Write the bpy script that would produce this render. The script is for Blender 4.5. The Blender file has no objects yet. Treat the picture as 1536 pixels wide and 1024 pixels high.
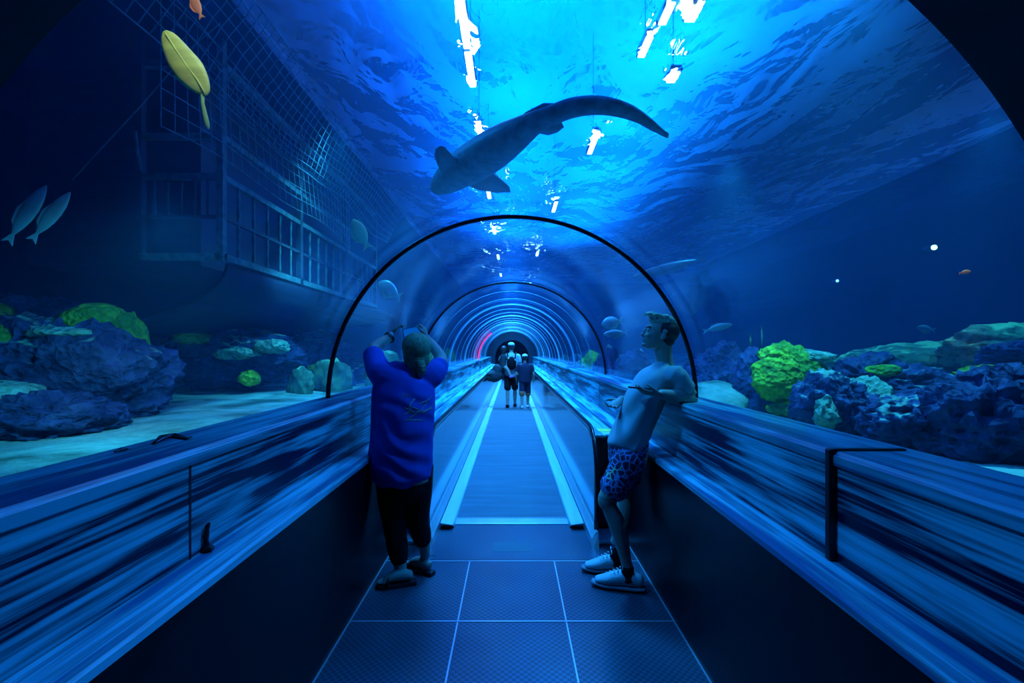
import bpy, bmesh, math, random
from mathutils import Vector, Matrix, Quaternion, noise
random.seed(7)
scene = bpy.context.scene
COL = scene.collection
F = 700.0; CX = 768.0; CY = 525.0; CH = 1.55       # focal length in px, horizon, eye height
R = math.radians
V = Vector

def at(px, py, Y):                                    # a point seen at (px, py) standing at distance Y
    return V(((px-CX)*Y/F, Y, CH-(py-CY)*Y/F))
def on_z(px, py, z):                                  # the point of the level z seen at (px, py)
    Y = (CH-z)*F/(py-CY)
    return V(((px-CX)*Y/F, Y, z))

# ------------------------------------------------------------------ camera / view
cam = bpy.data.cameras.new('camera'); camo = bpy.data.objects.new('camera', cam); COL.objects.link(camo)
camo.location = (0, 0, CH); camo.rotation_euler = (R(90), 0, 0)
cam.sensor_width = 36; cam.lens = 36*F/1536; cam.shift_y = 13/1536; cam.clip_start = .02; cam.clip_end = 200
scene.camera = camo
vs = scene.view_settings
scene.display_settings.display_device = 'sRGB'
vs.view_transform = 'Standard'; vs.look = 'None'; vs.gamma = 1; vs.use_curve_mapping = False; vs.exposure = 0.15
cy = scene.cycles
cy.use_denoising = True
cy.max_bounces = 8; cy.transparent_max_bounces = 24; cy.volume_bounces = 1; cy.diffuse_bounces = 3; cy.glossy_bounces = 3; cy.transmission_bounces = 4
cy.caustics_reflective = False; cy.caustics_refractive = False
cy.sample_clamp_indirect = 3; cy.sample_clamp_direct = 0

# ------------------------------------------------------------------ materials
class NT:
    def __init__(s, name, world=False):
        if world:
            s.m = bpy.data.worlds.new(name)
        else:
            s.m = bpy.data.materials.new(name)
        s.m.use_nodes = True; s.t = s.m.node_tree; s.t.nodes.clear()
        s.out = s.t.nodes.new('ShaderNodeOutputWorld' if world else 'ShaderNodeOutputMaterial')
    def n(s, kind, **kw):
        nd = s.t.nodes.new('ShaderNode'+kind)
        for k, v in kw.items():
            if k.startswith('_'): setattr(nd, k[1:], v)
            else:
                key = int(k[1:]) if (k[0] == 'i' and k[1:].isdigit()) else k.replace('__', ' ')
                inp = nd.inputs[key]
                if isinstance(v, bpy.types.NodeSocket): s.t.links.new(v, inp)
                else:
                    try: inp.default_value = v
                    except Exception: inp.default_value = (*v, 1) if len(v) == 3 else v
        return nd
    def link(s, a, b): s.t.links.new(a, b)
    def ramp(s, fac, stops, interp='LINEAR'):
        nd = s.t.nodes.new('ShaderNodeValToRGB'); s.link(fac, nd.inputs[0])
        cr = nd.color_ramp; cr.interpolation = interp
        while len(cr.elements) > 1: cr.elements.remove(cr.elements[-1])
        cr.elements[0].position = stops[0][0]; cr.elements[0].color = (*stops[0][1], 1)
        for p, c in stops[1:]:
            e = cr.elements.new(p); e.color = (*c, 1)
        return nd.outputs[0]
    def coords(s, scale=(1, 1, 1), rot=(0, 0, 0), obj=True):
        tc = s.n('TexCoord')
        src = tc.outputs['Object']
        if not obj:
            src = s.n('NewGeometry').outputs['Position']
        mp = s.n('Mapping', Vector=src); mp.inputs['Scale'].default_value = scale; mp.inputs['Rotation'].default_value = rot
        return mp.outputs[0]

def mat(name, col, rough=.6, metal=0, var=.25, vscale=6, bump=0, bscale=40, spec=.5, col2=None, stretch=(1, 1, 1), coat=0, detail=4):
    t = NT(name); co = t.coords(stretch)
    nz = t.n('TexNoise', Vector=co, Scale=vscale, Detail=detail)
    c2 = col2 if col2 else tuple(c*(1-var) for c in col)
    c = t.ramp(nz.outputs[0], [(.35, c2), (.65, col)])
    p = t.n('BsdfPrincipled', Base__Color=c, Roughness=rough, Metallic=metal)
    p.inputs['Specular IOR Level'].default_value = spec
    p.inputs['Coat Weight'].default_value = coat
    if bump:
        nb = t.n('TexNoise', Vector=co, Scale=bscale, Detail=5)
        b = t.n('Bump', Strength=bump, Distance=.02, Height=nb.outputs[0])
        t.link(b.outputs[0], p.inputs['Normal'])
    t.link(p.outputs[0], t.out.inputs[0])
    return t.m

def emit(name, col, strength):
    t = NT(name); e = t.n('Emission', Color=(*col, 1), Strength=strength); t.link(e.outputs[0], t.out.inputs[0]); return t.m

def m_floor():
    t = NT('tread_floor'); co = t.coords((1, 1, 1), obj=False)
    ck = t.n('TexChecker', Vector=co, Scale=54, Color1=(1, 1, 1), Color2=(0, 0, 0))
    nz = t.n('TexNoise', Vector=co, Scale=1.3, Detail=3)
    c = t.ramp(nz.outputs[0], [(.3, (.06, .09, .13)), (.7, (.12, .17, .22))])
    r = t.ramp(nz.outputs[0], [(.3, (.26, .26, .26)), (.7, (.42, .42, .42))])
    c = t.n('MixRGB', _blend_type='MULTIPLY', Fac=.45, Color1=c, Color2=ck.outputs[0]).outputs[0]     # worn raised studs
    b = t.n('Bump', Strength=.8, Distance=.006, Height=ck.outputs[0])
    p = t.n('BsdfPrincipled', Base__Color=c, Roughness=r, Metallic=.35, Normal=b.outputs[0])
    t.link(p.outputs[0], t.out.inputs[0]); return t.m

def m_belt():
    t = NT('walkway_belt'); co = t.coords((1, 1, 1), obj=False)
    w = t.n('TexWave', Vector=co, Scale=32, _bands_direction='X'); 
    nz = t.n('TexNoise', Vector=t.coords((.6, 5, 1), obj=False), Scale=2.0, Detail=4)
    c = t.ramp(nz.outputs[0], [(.3, (.07, .11, .13)), (.7, (.115, .165, .19))])
    b = t.n('Bump', Strength=.3, Distance=.004, Height=w.outputs[1])
    p = t.n('BsdfPrincipled', Base__Color=c, Roughness=.5, Metallic=.2, Normal=b.outputs[0])
    t.link(p.outputs[0], t.out.inputs[0]); return t.m

def m_streak(name='reflection_streak_laminate', lo=(.002, .006, .035), hi=(.15, .58, .68), cut=.505, side=1):  # stretched reflections painted into the base colour as streaks
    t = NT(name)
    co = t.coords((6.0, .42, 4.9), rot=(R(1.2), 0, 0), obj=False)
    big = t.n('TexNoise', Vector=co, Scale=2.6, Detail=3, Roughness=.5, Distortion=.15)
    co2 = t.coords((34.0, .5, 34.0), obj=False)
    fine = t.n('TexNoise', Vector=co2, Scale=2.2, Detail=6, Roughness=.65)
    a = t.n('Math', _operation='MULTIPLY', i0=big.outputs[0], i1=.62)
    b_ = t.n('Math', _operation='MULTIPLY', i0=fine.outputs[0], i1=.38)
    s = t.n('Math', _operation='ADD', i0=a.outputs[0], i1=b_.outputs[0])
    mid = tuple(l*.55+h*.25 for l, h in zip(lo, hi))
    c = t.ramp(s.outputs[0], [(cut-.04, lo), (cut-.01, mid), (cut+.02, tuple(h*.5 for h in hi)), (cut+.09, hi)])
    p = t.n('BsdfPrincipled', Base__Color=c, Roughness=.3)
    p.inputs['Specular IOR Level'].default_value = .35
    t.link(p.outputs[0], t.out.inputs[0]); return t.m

def m_acrylic():
    t = NT('tunnel_acrylic')
    lw = t.n('LayerWeight', Blend=.5)
    pw = t.n('Math', _operation='POWER', i0=lw.outputs[1], i1=5.0)
    fac = t.n('Math', _operation='MULTIPLY', i0=pw.outputs[0], i1=.65)
    tr = t.n('BsdfTransparent', Color=(.93, .97, 1, 1))
    co = t.coords((3, .25, 3), obj=False)
    nz = t.n('TexNoise', Vector=co, Scale=3, Detail=4)
    b = t.n('Bump', Strength=.10, Distance=.01, Height=nz.outputs[0])
    gl = t.n('BsdfGlossy', Color=(.8, .9, 1, 1), Roughness=.07, Normal=b.outputs[0])
    mx = t.n('MixShader', Fac=fac.outputs[0]); t.link(tr.outputs[0], mx.inputs[1]); t.link(gl.outputs[0], mx.inputs[2])
    t.link(mx.outputs[0], t.out.inputs[0]); return t.m

def m_surface():
    t = NT('water_surface')
    co = t.coords((1, .5, 1), rot=(0, 0, R(-25)), obj=False)
    n1 = t.n('TexNoise', Vector=co, Scale=.62, Detail=3, Roughness=.45, Distortion=.9)
    n2 = t.n('TexNoise', Vector=co, Scale=2.2, Detail=3, Distortion=.6)
    s = t.n('Math', _operation='MULTIPLY_ADD', i0=n2.outputs[0], i1=.16, i2=n1.outputs[0])
    b = t.n('Bump', Strength=1.0, Distance=3.4, Height=s.outputs[0])
    g = t.n('BsdfGlass', Color=(.6, .95, 1, 1), Roughness=.02, IOR=1.04, Normal=b.outputs[0])
    tr = t.n('BsdfTransparent', Color=(.6, .93, 1, 1))
    mx = t.n('MixShader', Fac=.68); t.link(tr.outputs[0], mx.inputs[1]); t.link(g.outputs[0], mx.inputs[2])
    t.link(mx.outputs[0], t.out.inputs[0]); return t.m

def m_water():
    t = NT('tank_water')
    sc = t.n('VolumeScatter', Color=(.12, .5, 1, 1), Density=.016, Anisotropy=.3)
    ab = t.n('VolumeAbsorption', Color=(.05, .6, .97, 1), Density=.10)
    ad = t.n('AddShader'); t.link(sc.outputs[0], ad.inputs[0]); t.link(ab.outputs[0], ad.inputs[1])
    t.link(ad.outputs[0], t.out.inputs['Volume']); return t.m

def m_sand():
    t = NT('pale_sand'); co = t.coords(obj=False)
    n1 = t.n('TexNoise', Vector=co, Scale=1.6, Detail=6, Roughness=.6, Distortion=.4)
    n2 = t.n('TexNoise', Vector=co, Scale=30, Detail=4)
    c = t.ramp(n1.outputs[0], [(.36, (.06, .12, .08)), (.46, (.20, .30, .22)), (.62, (.40, .52, .40))])
    b = t.n('Bump', Strength=.5, Distance=.03, Height=n2.outputs[0])
    p = t.n('BsdfPrincipled', Base__Color=c, Roughness=.9, Normal=b.outputs[0]); p.inputs['Specular IOR Level'].default_value = .1
    t.link(p.outputs[0], t.out.inputs[0]); return t.m

def m_rock(name, lo, hi, top=None, sc=7):
    t = NT(name); co = t.coords()
    n1 = t.n('TexNoise', Vector=co, Scale=sc*.6, Detail=7, Roughness=.65)
    vo = t.n('TexVoronoi', Vector=co, Scale=sc*2.4)
    c = t.ramp(n1.outputs[0], [(.35, lo), (.62, hi)])
    if top:
        sep = t.n('SeparateXYZ', Vector=t.n('NewGeometry').outputs['Normal'])
        n3 = t.n('TexNoise', Vector=co, Scale=3, Detail=4)
        h = t.n('Math', _operation='MULTIPLY_ADD', i0=n3.outputs[0], i1=1.5, i2=sep.outputs[2])
        f = t.ramp(h.outputs[0], [(.62, (0, 0, 0)), (.72, (1, 1, 1))])   # sand and algae that settle on level ledges
        sub = t.n('Math', _operation='SUBTRACT', i0=h.outputs[0], i1=1.12)
        f = t.ramp(sub.outputs[0], [(.42, (0, 0, 0)), (.62, (1, 1, 1))])
        mx = t.n('MixRGB', Fac=f, Color1=c, Color2=(*top, 1)); c = mx.outputs[0]
    ad = t.n('Math', _operation='MULTIPLY_ADD', i0=vo.outputs[0], i1=.8, i2=n1.outputs[0])
    b = t.n('Bump', Strength=.9, Distance=.05, Height=ad.outputs[0])
    p = t.n('BsdfPrincipled', Base__Color=c, Roughness=.85, Normal=b.outputs[0]); p.inputs['Specular IOR Level'].default_value = .15
    t.link(p.outputs[0], t.out.inputs[0]); return t.m

M = {}
M['floor'] = m_floor(); M['belt'] = m_belt()
M['panel'] = m_streak(); M['railtop'] = m_streak('reflection_streak_rail_top', (.015, .06, .16), (.12, .44, .52), .47)
M['ledge'] = m_streak('reflection_streak_ledge', (.03, .17, .32), (.24, .70, .80), .47)
M['acrylic'] = m_acrylic(); M['surface'] = m_surface(); M['water'] = m_water(); M['sand'] = m_sand()
M['kick'] = mat('black_kick_wall', (.0035, .004, .008), .35, 0, .4, 3, spec=.25, stretch=(8, 8, .6))
M['black'] = mat('black_paint', (.008, .008, .012), .5)
M['seam'] = mat('bright_seam_metal', (.75, .78, .8), .3, .6, .1)
M['steel'] = mat('brushed_steel', (.5, .56, .6), .22, .85, .12, 4, stretch=(1, .15, 6))
M['deck'] = mat('deck_steel', (.60, .72, .80), .35, .3, .15, 3, stretch=(6, .4, 1))
M['panelsteel'] = mat('balustrade_steel', (.16, .31, .36), .10, .75, .06, 2)
M['rubber'] = mat('black_rubber', (.012, .014, .02), .22, 0, .2, spec=.6)
M['rib'] = mat('dark_steel_rib', (.01, .014, .03), .35, .3, .2)
M['reflected_arc'] = mat('reflected_arc_joint', (.45, .7, .85), .3, 0, .1)  # pale tone imitates bright reflected arcs on the far joints
M['wallblue'] = mat('tank_wall_paint', (.005, .011, .028), .8, 0, .5, 1.2)
M['hallwall'] = mat('dark_portal', (.004, .004, .012), .6)
M['rock'] = m_rock('reef_rock', (.010, .014, .045), (.06, .075, .17), None)
M['rocktop'] = m_rock('reef_rock_with_sand', (.010, .014, .045), (.06, .075, .17), (.22, .38, .28))
M['reefgreen'] = m_rock('algae_reef', (.025, .06, .05), (.12, .26, .12), (.3, .5, .2), 4)
M['coralgreen'] = m_rock('green_coral', (.04, .16, .02), (.24, .46, .03), None, 9)
M['coralyellow'] = m_rock('yellow_green_coral', (.08, .20, .02), (.55, .72, .04), None, 9)
M['coralpale'] = m_rock('pale_coral', (.10, .24, .16), (.30, .50, .36), None, 8)
M['shark'] = mat('shark_skin', (.13, .19, .19), .6, 0, .45, 14, bump=.1)
M['sharkfin'] = mat('shark_fin_skin', (.09, .12, .13), .6, 0, .3, 10)
M['wood'] = mat('sunken_wood', (.022, .04, .05), .8, 0, .5, 9, bump=.3)
M['woodpale'] = mat('algae_covered_wood', (.07, .16, .15), .8, 0, .5, 14, bump=.3)
M['net'] = mat('rope', (.10, .22, .24), .8, 0, .5, 10)
M['hull'] = mat('hull_planks', (.010, .022, .042), .7, 0, .5, 3, stretch=(1, .2, 4))
M['housing'] = mat('lamp_housing', (.05, .05, .06), .5)
M['lamp'] = emit('lamp_white', (.75, .9, 1.0), 70)
M['lampgreen'] = emit('lamp_green_white', (.35, 1, .55), 12)
M['lampsmall'] = emit('lamp_small_blue', (.3, .7, 1), 4)
M['lamppink'] = emit('lamp_pink', (.75, .08, .55), .9)

# ------------------------------------------------------------------ object helpers
def tag(o, label, cat, group=None):
    o['label'] = label; o['category'] = cat
    if group: o['group'] = group
    return o
def link(name, me, m=None, parent=None):
    o = bpy.data.objects.new(name, me); COL.objects.link(o)
    if m is not None: me.materials.append(M[m] if isinstance(m, str) else m)
    if parent is not None:
        o.parent = parent
        o.matrix_parent_inverse = parent_matrix(parent).inverted()
    return o
def parent_matrix(p):
    mt = Matrix.LocRotScale(p.location, p.rotation_euler, p.scale)
    if p.parent: mt = parent_matrix(p.parent) @ p.matrix_parent_inverse @ mt
    return mt
def obj(name, bm, m, parent=None, smooth=True, centre=False):
    bmesh.ops.recalc_face_normals(bm, faces=bm.faces[:])
    off = V((0, 0, 0))
    if centre:
        zs = [v.co.z for v in bm.verts]; xs = [v.co.x for v in bm.verts]; ys = [v.co.y for v in bm.verts]
        off = V(((min(xs)+max(xs))/2, (min(ys)+max(ys))/2, min(zs)))
        bmesh.ops.translate(bm, verts=bm.verts[:], vec=-off)
    me = bpy.data.meshes.new(name); bm.to_mesh(me); bm.free()
    if smooth:
        me.polygons.foreach_set('use_smooth', [True]*len(me.polygons))
    o = link(name, me, m)
    o.location = off
    if parent is not None:
        o.parent = parent; o.matrix_parent_inverse = parent_matrix(parent).inverted()
    return o
def thing(name, label, cat, loc, group=None):
    o = bpy.data.objects.new(name, None); COL.objects.link(o); o.location = loc; o.empty_display_size = .1
    return tag(o, label, cat, group)
def struct(name, bm, m, parent=None, smooth=False):
    if smooth:
        bm.normal_update()
        for e in bm.edges:
            if len(e.link_faces) == 2 and e.calc_face_angle(0) > R(40): e.smooth = False
    o = obj(name, bm, m, parent, smooth)
    if parent is None: o['kind'] = 'structure'
    return o
def B(): return bmesh.new()
def box(bm, lo, hi, bev=0):
    x0, y0, z0 = lo; x1, y1, z1 = hi
    vs_ = [bm.verts.new(p) for p in ((x0,y0,z0),(x1,y0,z0),(x1,y1,z0),(x0,y1,z0),(x0,y0,z1),(x1,y0,z1),(x1,y1,z1),(x0,y1,z1))]
    fs = [bm.faces.new([vs_[i] for i in f]) for f in ((3,2,1,0),(4,5,6,7),(0,1,5,4),(1,2,6,5),(2,3,7,6),(3,0,4,7))]
    if bev:
        es = list({e for f in fs for e in f.edges})
        bmesh.ops.bevel(bm, geom=es, offset=bev, segments=2, affect='EDGES', profile=.5)
    return bm
def frame_for(d, up=V((0, 0, 1))):
    d = d.normalized(); s = d.cross(up)
    if s.length < 1e-4: s = d.cross(V((1, 0, 0)))
    s.normalize(); u = s.cross(d).normalized()
    return s, u
def tube(bm, pts, rad, seg=10, cap=True, up=V((0, 0, 1)), closed=False):
    """a tube through pts; a radius is a number or (side, up)."""
    pts = [V(p) for p in pts]; n = len(pts)
    if not isinstance(rad, (list,)): rad = [rad]*n
    rings = []
    for i in range(n):
        if closed: d = pts[(i+1) % n]-pts[i-1]
        elif i == 0: d = pts[1]-pts[0]
        elif i == n-1: d = pts[-1]-pts[-2]
        else: d = (pts[i+1]-pts[i]).normalized()+(pts[i]-pts[i-1]).normalized()
        s, u = frame_for(d, up)
        r = rad[i]; a, b = r if isinstance(r, tuple) else (r, r)
        rings.append([bm.verts.new(pts[i]+s*(a*math.cos(2*math.pi*k/seg))+u*(b*math.sin(2*math.pi*k/seg))) for k in range(seg)])
    for i in range(n if closed else n-1):
        A, C = rings[i], rings[(i+1) % n]
        for k in range(seg):
            bm.faces.new((A[k], A[(k+1) % seg], C[(k+1) % seg], C[k]))
    if cap and not closed:
        for rg, p, q in ((rings[0], pts[0], pts[1]), (rings[-1], pts[-1], pts[-2])):
            r = rad[0] if rg is rings[0] else rad[-1]; r = min(r) if isinstance(r, tuple) else r
            t = bm.verts.new(p+(p-q).normalized()*r*.6)
            mid = []
            for v in rg: mid.append(bm.verts.new(p+(v.co-p)*.72+(p-q).normalized()*r*.4))
            for k in range(seg):
                bm.faces.new((rg[k], rg[(k+1) % seg], mid[(k+1) % seg], mid[k]))
                bm.faces.new((mid[k], mid[(k+1) % seg], t))
    return bm
def ball(bm, c, r, rot=None, sub=3):
    if not isinstance(r, (tuple, list, Vector)): r = (r, r, r)
    mt = Matrix.Translation(V(c)) @ (rot.to_4x4() if rot else Matrix.Identity(4)) @ Matrix.Diagonal((*r, 1))
    bmesh.ops.create_icosphere(bm, subdivisions=sub, radius=1, matrix=mt)
    return bm
def prism(bm, prof, y0, y1, caps=True):
    """profile of (x, z) pairs pulled along y."""
    a = [bm.verts.new((x, y0, z)) for x, z in prof]; b = [bm.verts.new((x, y1, z)) for x, z in prof]; n = len(prof)
    for i in range(n): bm.faces.new((a[i], a[(i+1) % n], b[(i+1) % n], b[i]))
    if caps: bm.faces.new(a[::-1]); bm.faces.new(b)
    return bm
def remesh(bm, voxel, smooth=2):
    me = bpy.data.meshes.new('tmp'); bmesh.ops.recalc_face_normals(bm, faces=bm.faces[:]); bm.to_mesh(me); bm.free()
    o = bpy.data.objects.new('tmp', me); COL.objects.link(o)
    md = o.modifiers.new('r', 'REMESH'); md.mode = 'VOXEL'; md.voxel_size = voxel
    if smooth:
        sm = o.modifiers.new('s', 'SMOOTH'); sm.factor = .5; sm.iterations = smooth
    dg = bpy.context.evaluated_depsgraph_get(); dg.update()
    me2 = bpy.data.meshes.new_from_object(o.evaluated_get(dg))
    bpy.data.objects.remove(o); bpy.data.meshes.remove(me)
    out = bmesh.new(); out.from_mesh(me2); bpy.data.meshes.remove(me2)
    return out

# ================================================================== THE TUNNEL
Y0, Y1 = .95, 24.0
KX, LZ, PX, RZ, GX = .93, .86, 1.06, 1.22, 1.30      # kick wall, ledge height, panel, rail height, glass foot
b = box(B(), (-KX, -1, -.1), (KX, 3.43, 0)); box(b, (-KX, 3.43, -.12), (KX, 31, -.052)); box(b, (-KX, 3.43, -.1), (-.66, 3.99, 0)); box(b, (.66, 3.43, -.1), (KX, 3.99, 0)); floor = struct('floor', b, 'floor')
b = B()
for x in (-.31, .31): box(b, (x-.004, -.9, 0), (x+.004, 3.43, .003))
for y in (3.43, 2.667, 1.90, 1.14): box(b, (-KX, y-.005, 0), (KX, y+.005, .003))
obj('seam_strip', b, 'seam', floor, smooth=False)
b = B()
for s in (-1, 1): box(b, (s*KX-.008, -.9, 0), (s*KX+.008, 3.9, .004))
obj('edge_strip', b, 'seam', floor, smooth=False)

for s, nm in ((-1, 'left'), (1, 'right')):
    w = struct('wall_'+nm, prism(B(), [(s*KX, -.1), (s*(GX+.06), -.1), (s*(GX+.06), LZ-.03), (s*KX, LZ-.03)], -1, Y1+1), 'kick')
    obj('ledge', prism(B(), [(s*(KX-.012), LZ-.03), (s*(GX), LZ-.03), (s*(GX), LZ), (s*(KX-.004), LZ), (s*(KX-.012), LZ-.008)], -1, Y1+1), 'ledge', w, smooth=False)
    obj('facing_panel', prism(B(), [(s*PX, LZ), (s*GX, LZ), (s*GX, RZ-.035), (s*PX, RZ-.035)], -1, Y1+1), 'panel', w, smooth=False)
    bm = B()
    for q in range(10):
        y = 1.536+2.05*q; box(bm, (min(s*(PX-.0015), s*(PX+.004)), y-.005, LZ+.002), (max(s*(PX-.0015), s*(PX+.004)), y+.005, RZ-.036))
    obj('panel_joint', bm, 'black', w, smooth=False)
    rp = [(s*(PX-.012), RZ-.045), (s*(GX+.05), RZ-.045), (s*(GX+.05), RZ-.01), (s*(GX+.03), RZ), (s*(PX+.004), RZ), (s*(PX-.012), RZ-.014)]
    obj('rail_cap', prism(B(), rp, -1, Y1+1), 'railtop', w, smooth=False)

GZ, GR = 1.20, 1.285                                  # centre and radius of the vault
def arc(r, n=48, z0=GZ, a0=0, a1=180):
    return [(r*math.cos(R(a0+(a1-a0)*i/n)), z0+r*math.sin(R(a0+(a1-a0)*i/n))) for i in range(n+1)]
def vault(r0, r1, ya, yb, n=48):
    return prism(B(), arc(r1, n)+arc(r0, n)[::-1], ya, yb)
ribs = [3.23, 6.35, 9.5, 12.6, 15.7, 18.8, 21.9]
edges = [Y0-.05]+ribs+[Y1]
for i in range(len(edges)-1):
    o = struct('window_%d' % (i+1), vault(GR, GR+.04, edges[i]+.012, edges[i+1]-.012), 'acrylic', smooth=True)
    if i >= 2:
        for q in (1, 2):
            y = edges[i]+(edges[i+1]-edges[i])*q/3; obj('reflected_arc_seam', vault(GR-.006, GR-.001, y-.012, y+.012), 'reflected_arc', o)  # pale rings stand in for arcs of light reflected in the far glass
rib_words = ['largest dark steel arch rib, the first across the tunnel, beside the two visitors',
             'second dark arch rib of the tunnel, behind the largest one', 'third arch rib from the front, thin and pale in the distance',
             'fourth arch rib from the front of the glass tunnel', 'fifth arch rib from the front of the glass tunnel',
             'sixth arch rib from the front, small and far down the tunnel', 'farthest arch rib, the smallest ring of the tunnel']
for i, y in enumerate(ribs):
    th = .021 if i < 2 else .02
    bm = tube(B(), [V((x, y, z)) for x, z in [(GR-.012, 1.225)]+arc(GR-.012, 64, a0=2, a1=178)+[(-GR+.012, 1.225)]], [(th*.75, th*.9)]*67, seg=10, up=V((0, 1, 0)))
    tag(obj('arch_rib', bm, 'rib' if i < 2 else 'reflected_arc'), rib_words[i], 'arch rib', 'arch ribs of the tunnel')
# portal towards the viewer and the far end
struct('wall_front', prism(B(), [(x-.035, z+.13) for x, z in arc(3.2, 64)+arc(1.255, 64)[::-1]], -1.2, Y0), 'hallwall')
b = box(B(), (-9, Y0-.2, -.3), (-3.1, Y0-.1, 6)); box(b, (3.1, Y0-.2, -.3), (11, Y0-.1, 6)); struct('wall_portal', b, 'wallblue')
struct('wall_rear', box(B(), (-3, -1.3, -.2), (3, -1.2, 4.5)), 'hallwall')
b = prism(B(), arc(.86, 40)+[(-.86, -.1), (-3.0, -.1)]+[(x, z) for x, z in arc(3.0, 40)][::-1]+[(3.0, -.1), (.86, -.1)], Y1, Y1+.3)
struct('wall_end', b, 'wallblue')
struct('wall_back', box(B(), (-9, 31, -.2), (11, 31.2, 6)), 'wallblue')
# ================================================================== THE TANK
WS = 4.9
XL, XR, YB = -7.0, 10.0, 31.0
struct('wall_tank_left', box(B(), (XL-.2, Y0-.2, -.2), (XL, YB, 6)), 'wallblue')
struct('wall_tank_right', box(B(), (XR, Y0-.2, -.2), (XR+.2, YB, 6)), 'wallblue')
struct('ceiling_hall', box(B(), (XL-.2, Y0-3, 7.6), (XR+.2, YB+.2, 7.7)), mat('hall_ceiling_paint', (.75, .8, .85), .8, 0, .05))
b = box(B(), (XL-.2, Y0-3, 6), (XL-.05, YB, 7.6)); box(b, (XR+.05, Y0-3, 6), (XR+.2, YB, 7.6)); box(b, (XL, Y0-3.1, 6), (XR, Y0-3, 7.6)); box(b, (XL, YB, 6), (XR, YB+.2, 7.6)); struct('wall_hall', b, mat('hall_wall_paint', (.55, .6, .65), .8, 0, .05))
struct('shade_deck', box(B(), (XL, Y0-.2, WS-.05), (-2.65, YB, WS+.1)), 'wallblue')     # added deck that shuts out light over the left of the tank
b = B(); bmesh.ops.create_grid(b, x_segments=2, y_segments=2, size=1, matrix=Matrix.Translation(((XR-2.65)/2, (Y0+YB)/2, WS)) @ Matrix.Diagonal(((XR+2.65)/2, (YB-Y0)/2, 1, 1)))
struct('water_surface', b, 'surface')
prof = [(XL, -.05), (-GX-.07, -.05), (-GX-.07, GZ)]+arc(GR+.045, 48)[::-1]+[(GX+.07, GZ), (GX+.07, -.05), (XR, -.05), (XR, WS-.06), (XL, WS-.06)]
struct('tank_water', prism(B(), prof, Y0, YB-.01), 'water')
def sand_h(x, y):
    ax = abs(x)
    h = .93+.07*noise.noise(V((x*.5, y*.4, 2)))+.035*noise.noise(V((x*1.6, y*1.3, 5)))
    if x > 0:
        h += .42*max(0, min(1, (ax-3.2)/4.5))**1.3
    else:
        h += .1*max(0, (ax-4.5)/2.5)
    return h
for s, nm in ((-1, 'left'), (1, 'right')):
    bm = B(); xs = [GX+.065+(abs(XL if s < 0 else XR)-GX-.065)*(i/70)**1.2 for i in range(71)]; ys = [Y0+(YB-Y0)*(j/120)**1.5 for j in range(121)]
    g = [[bm.verts.new((s*x, y, sand_h(s*x, y))) for y in ys] for x in xs]
    for i in range(70):
        for j in range(120): bm.faces.new((g[i][j], g[i+1][j], g[i+1][j+1], g[i][j+1]))
    struct('seabed_'+nm, bm, 'sand', smooth=True)

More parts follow.
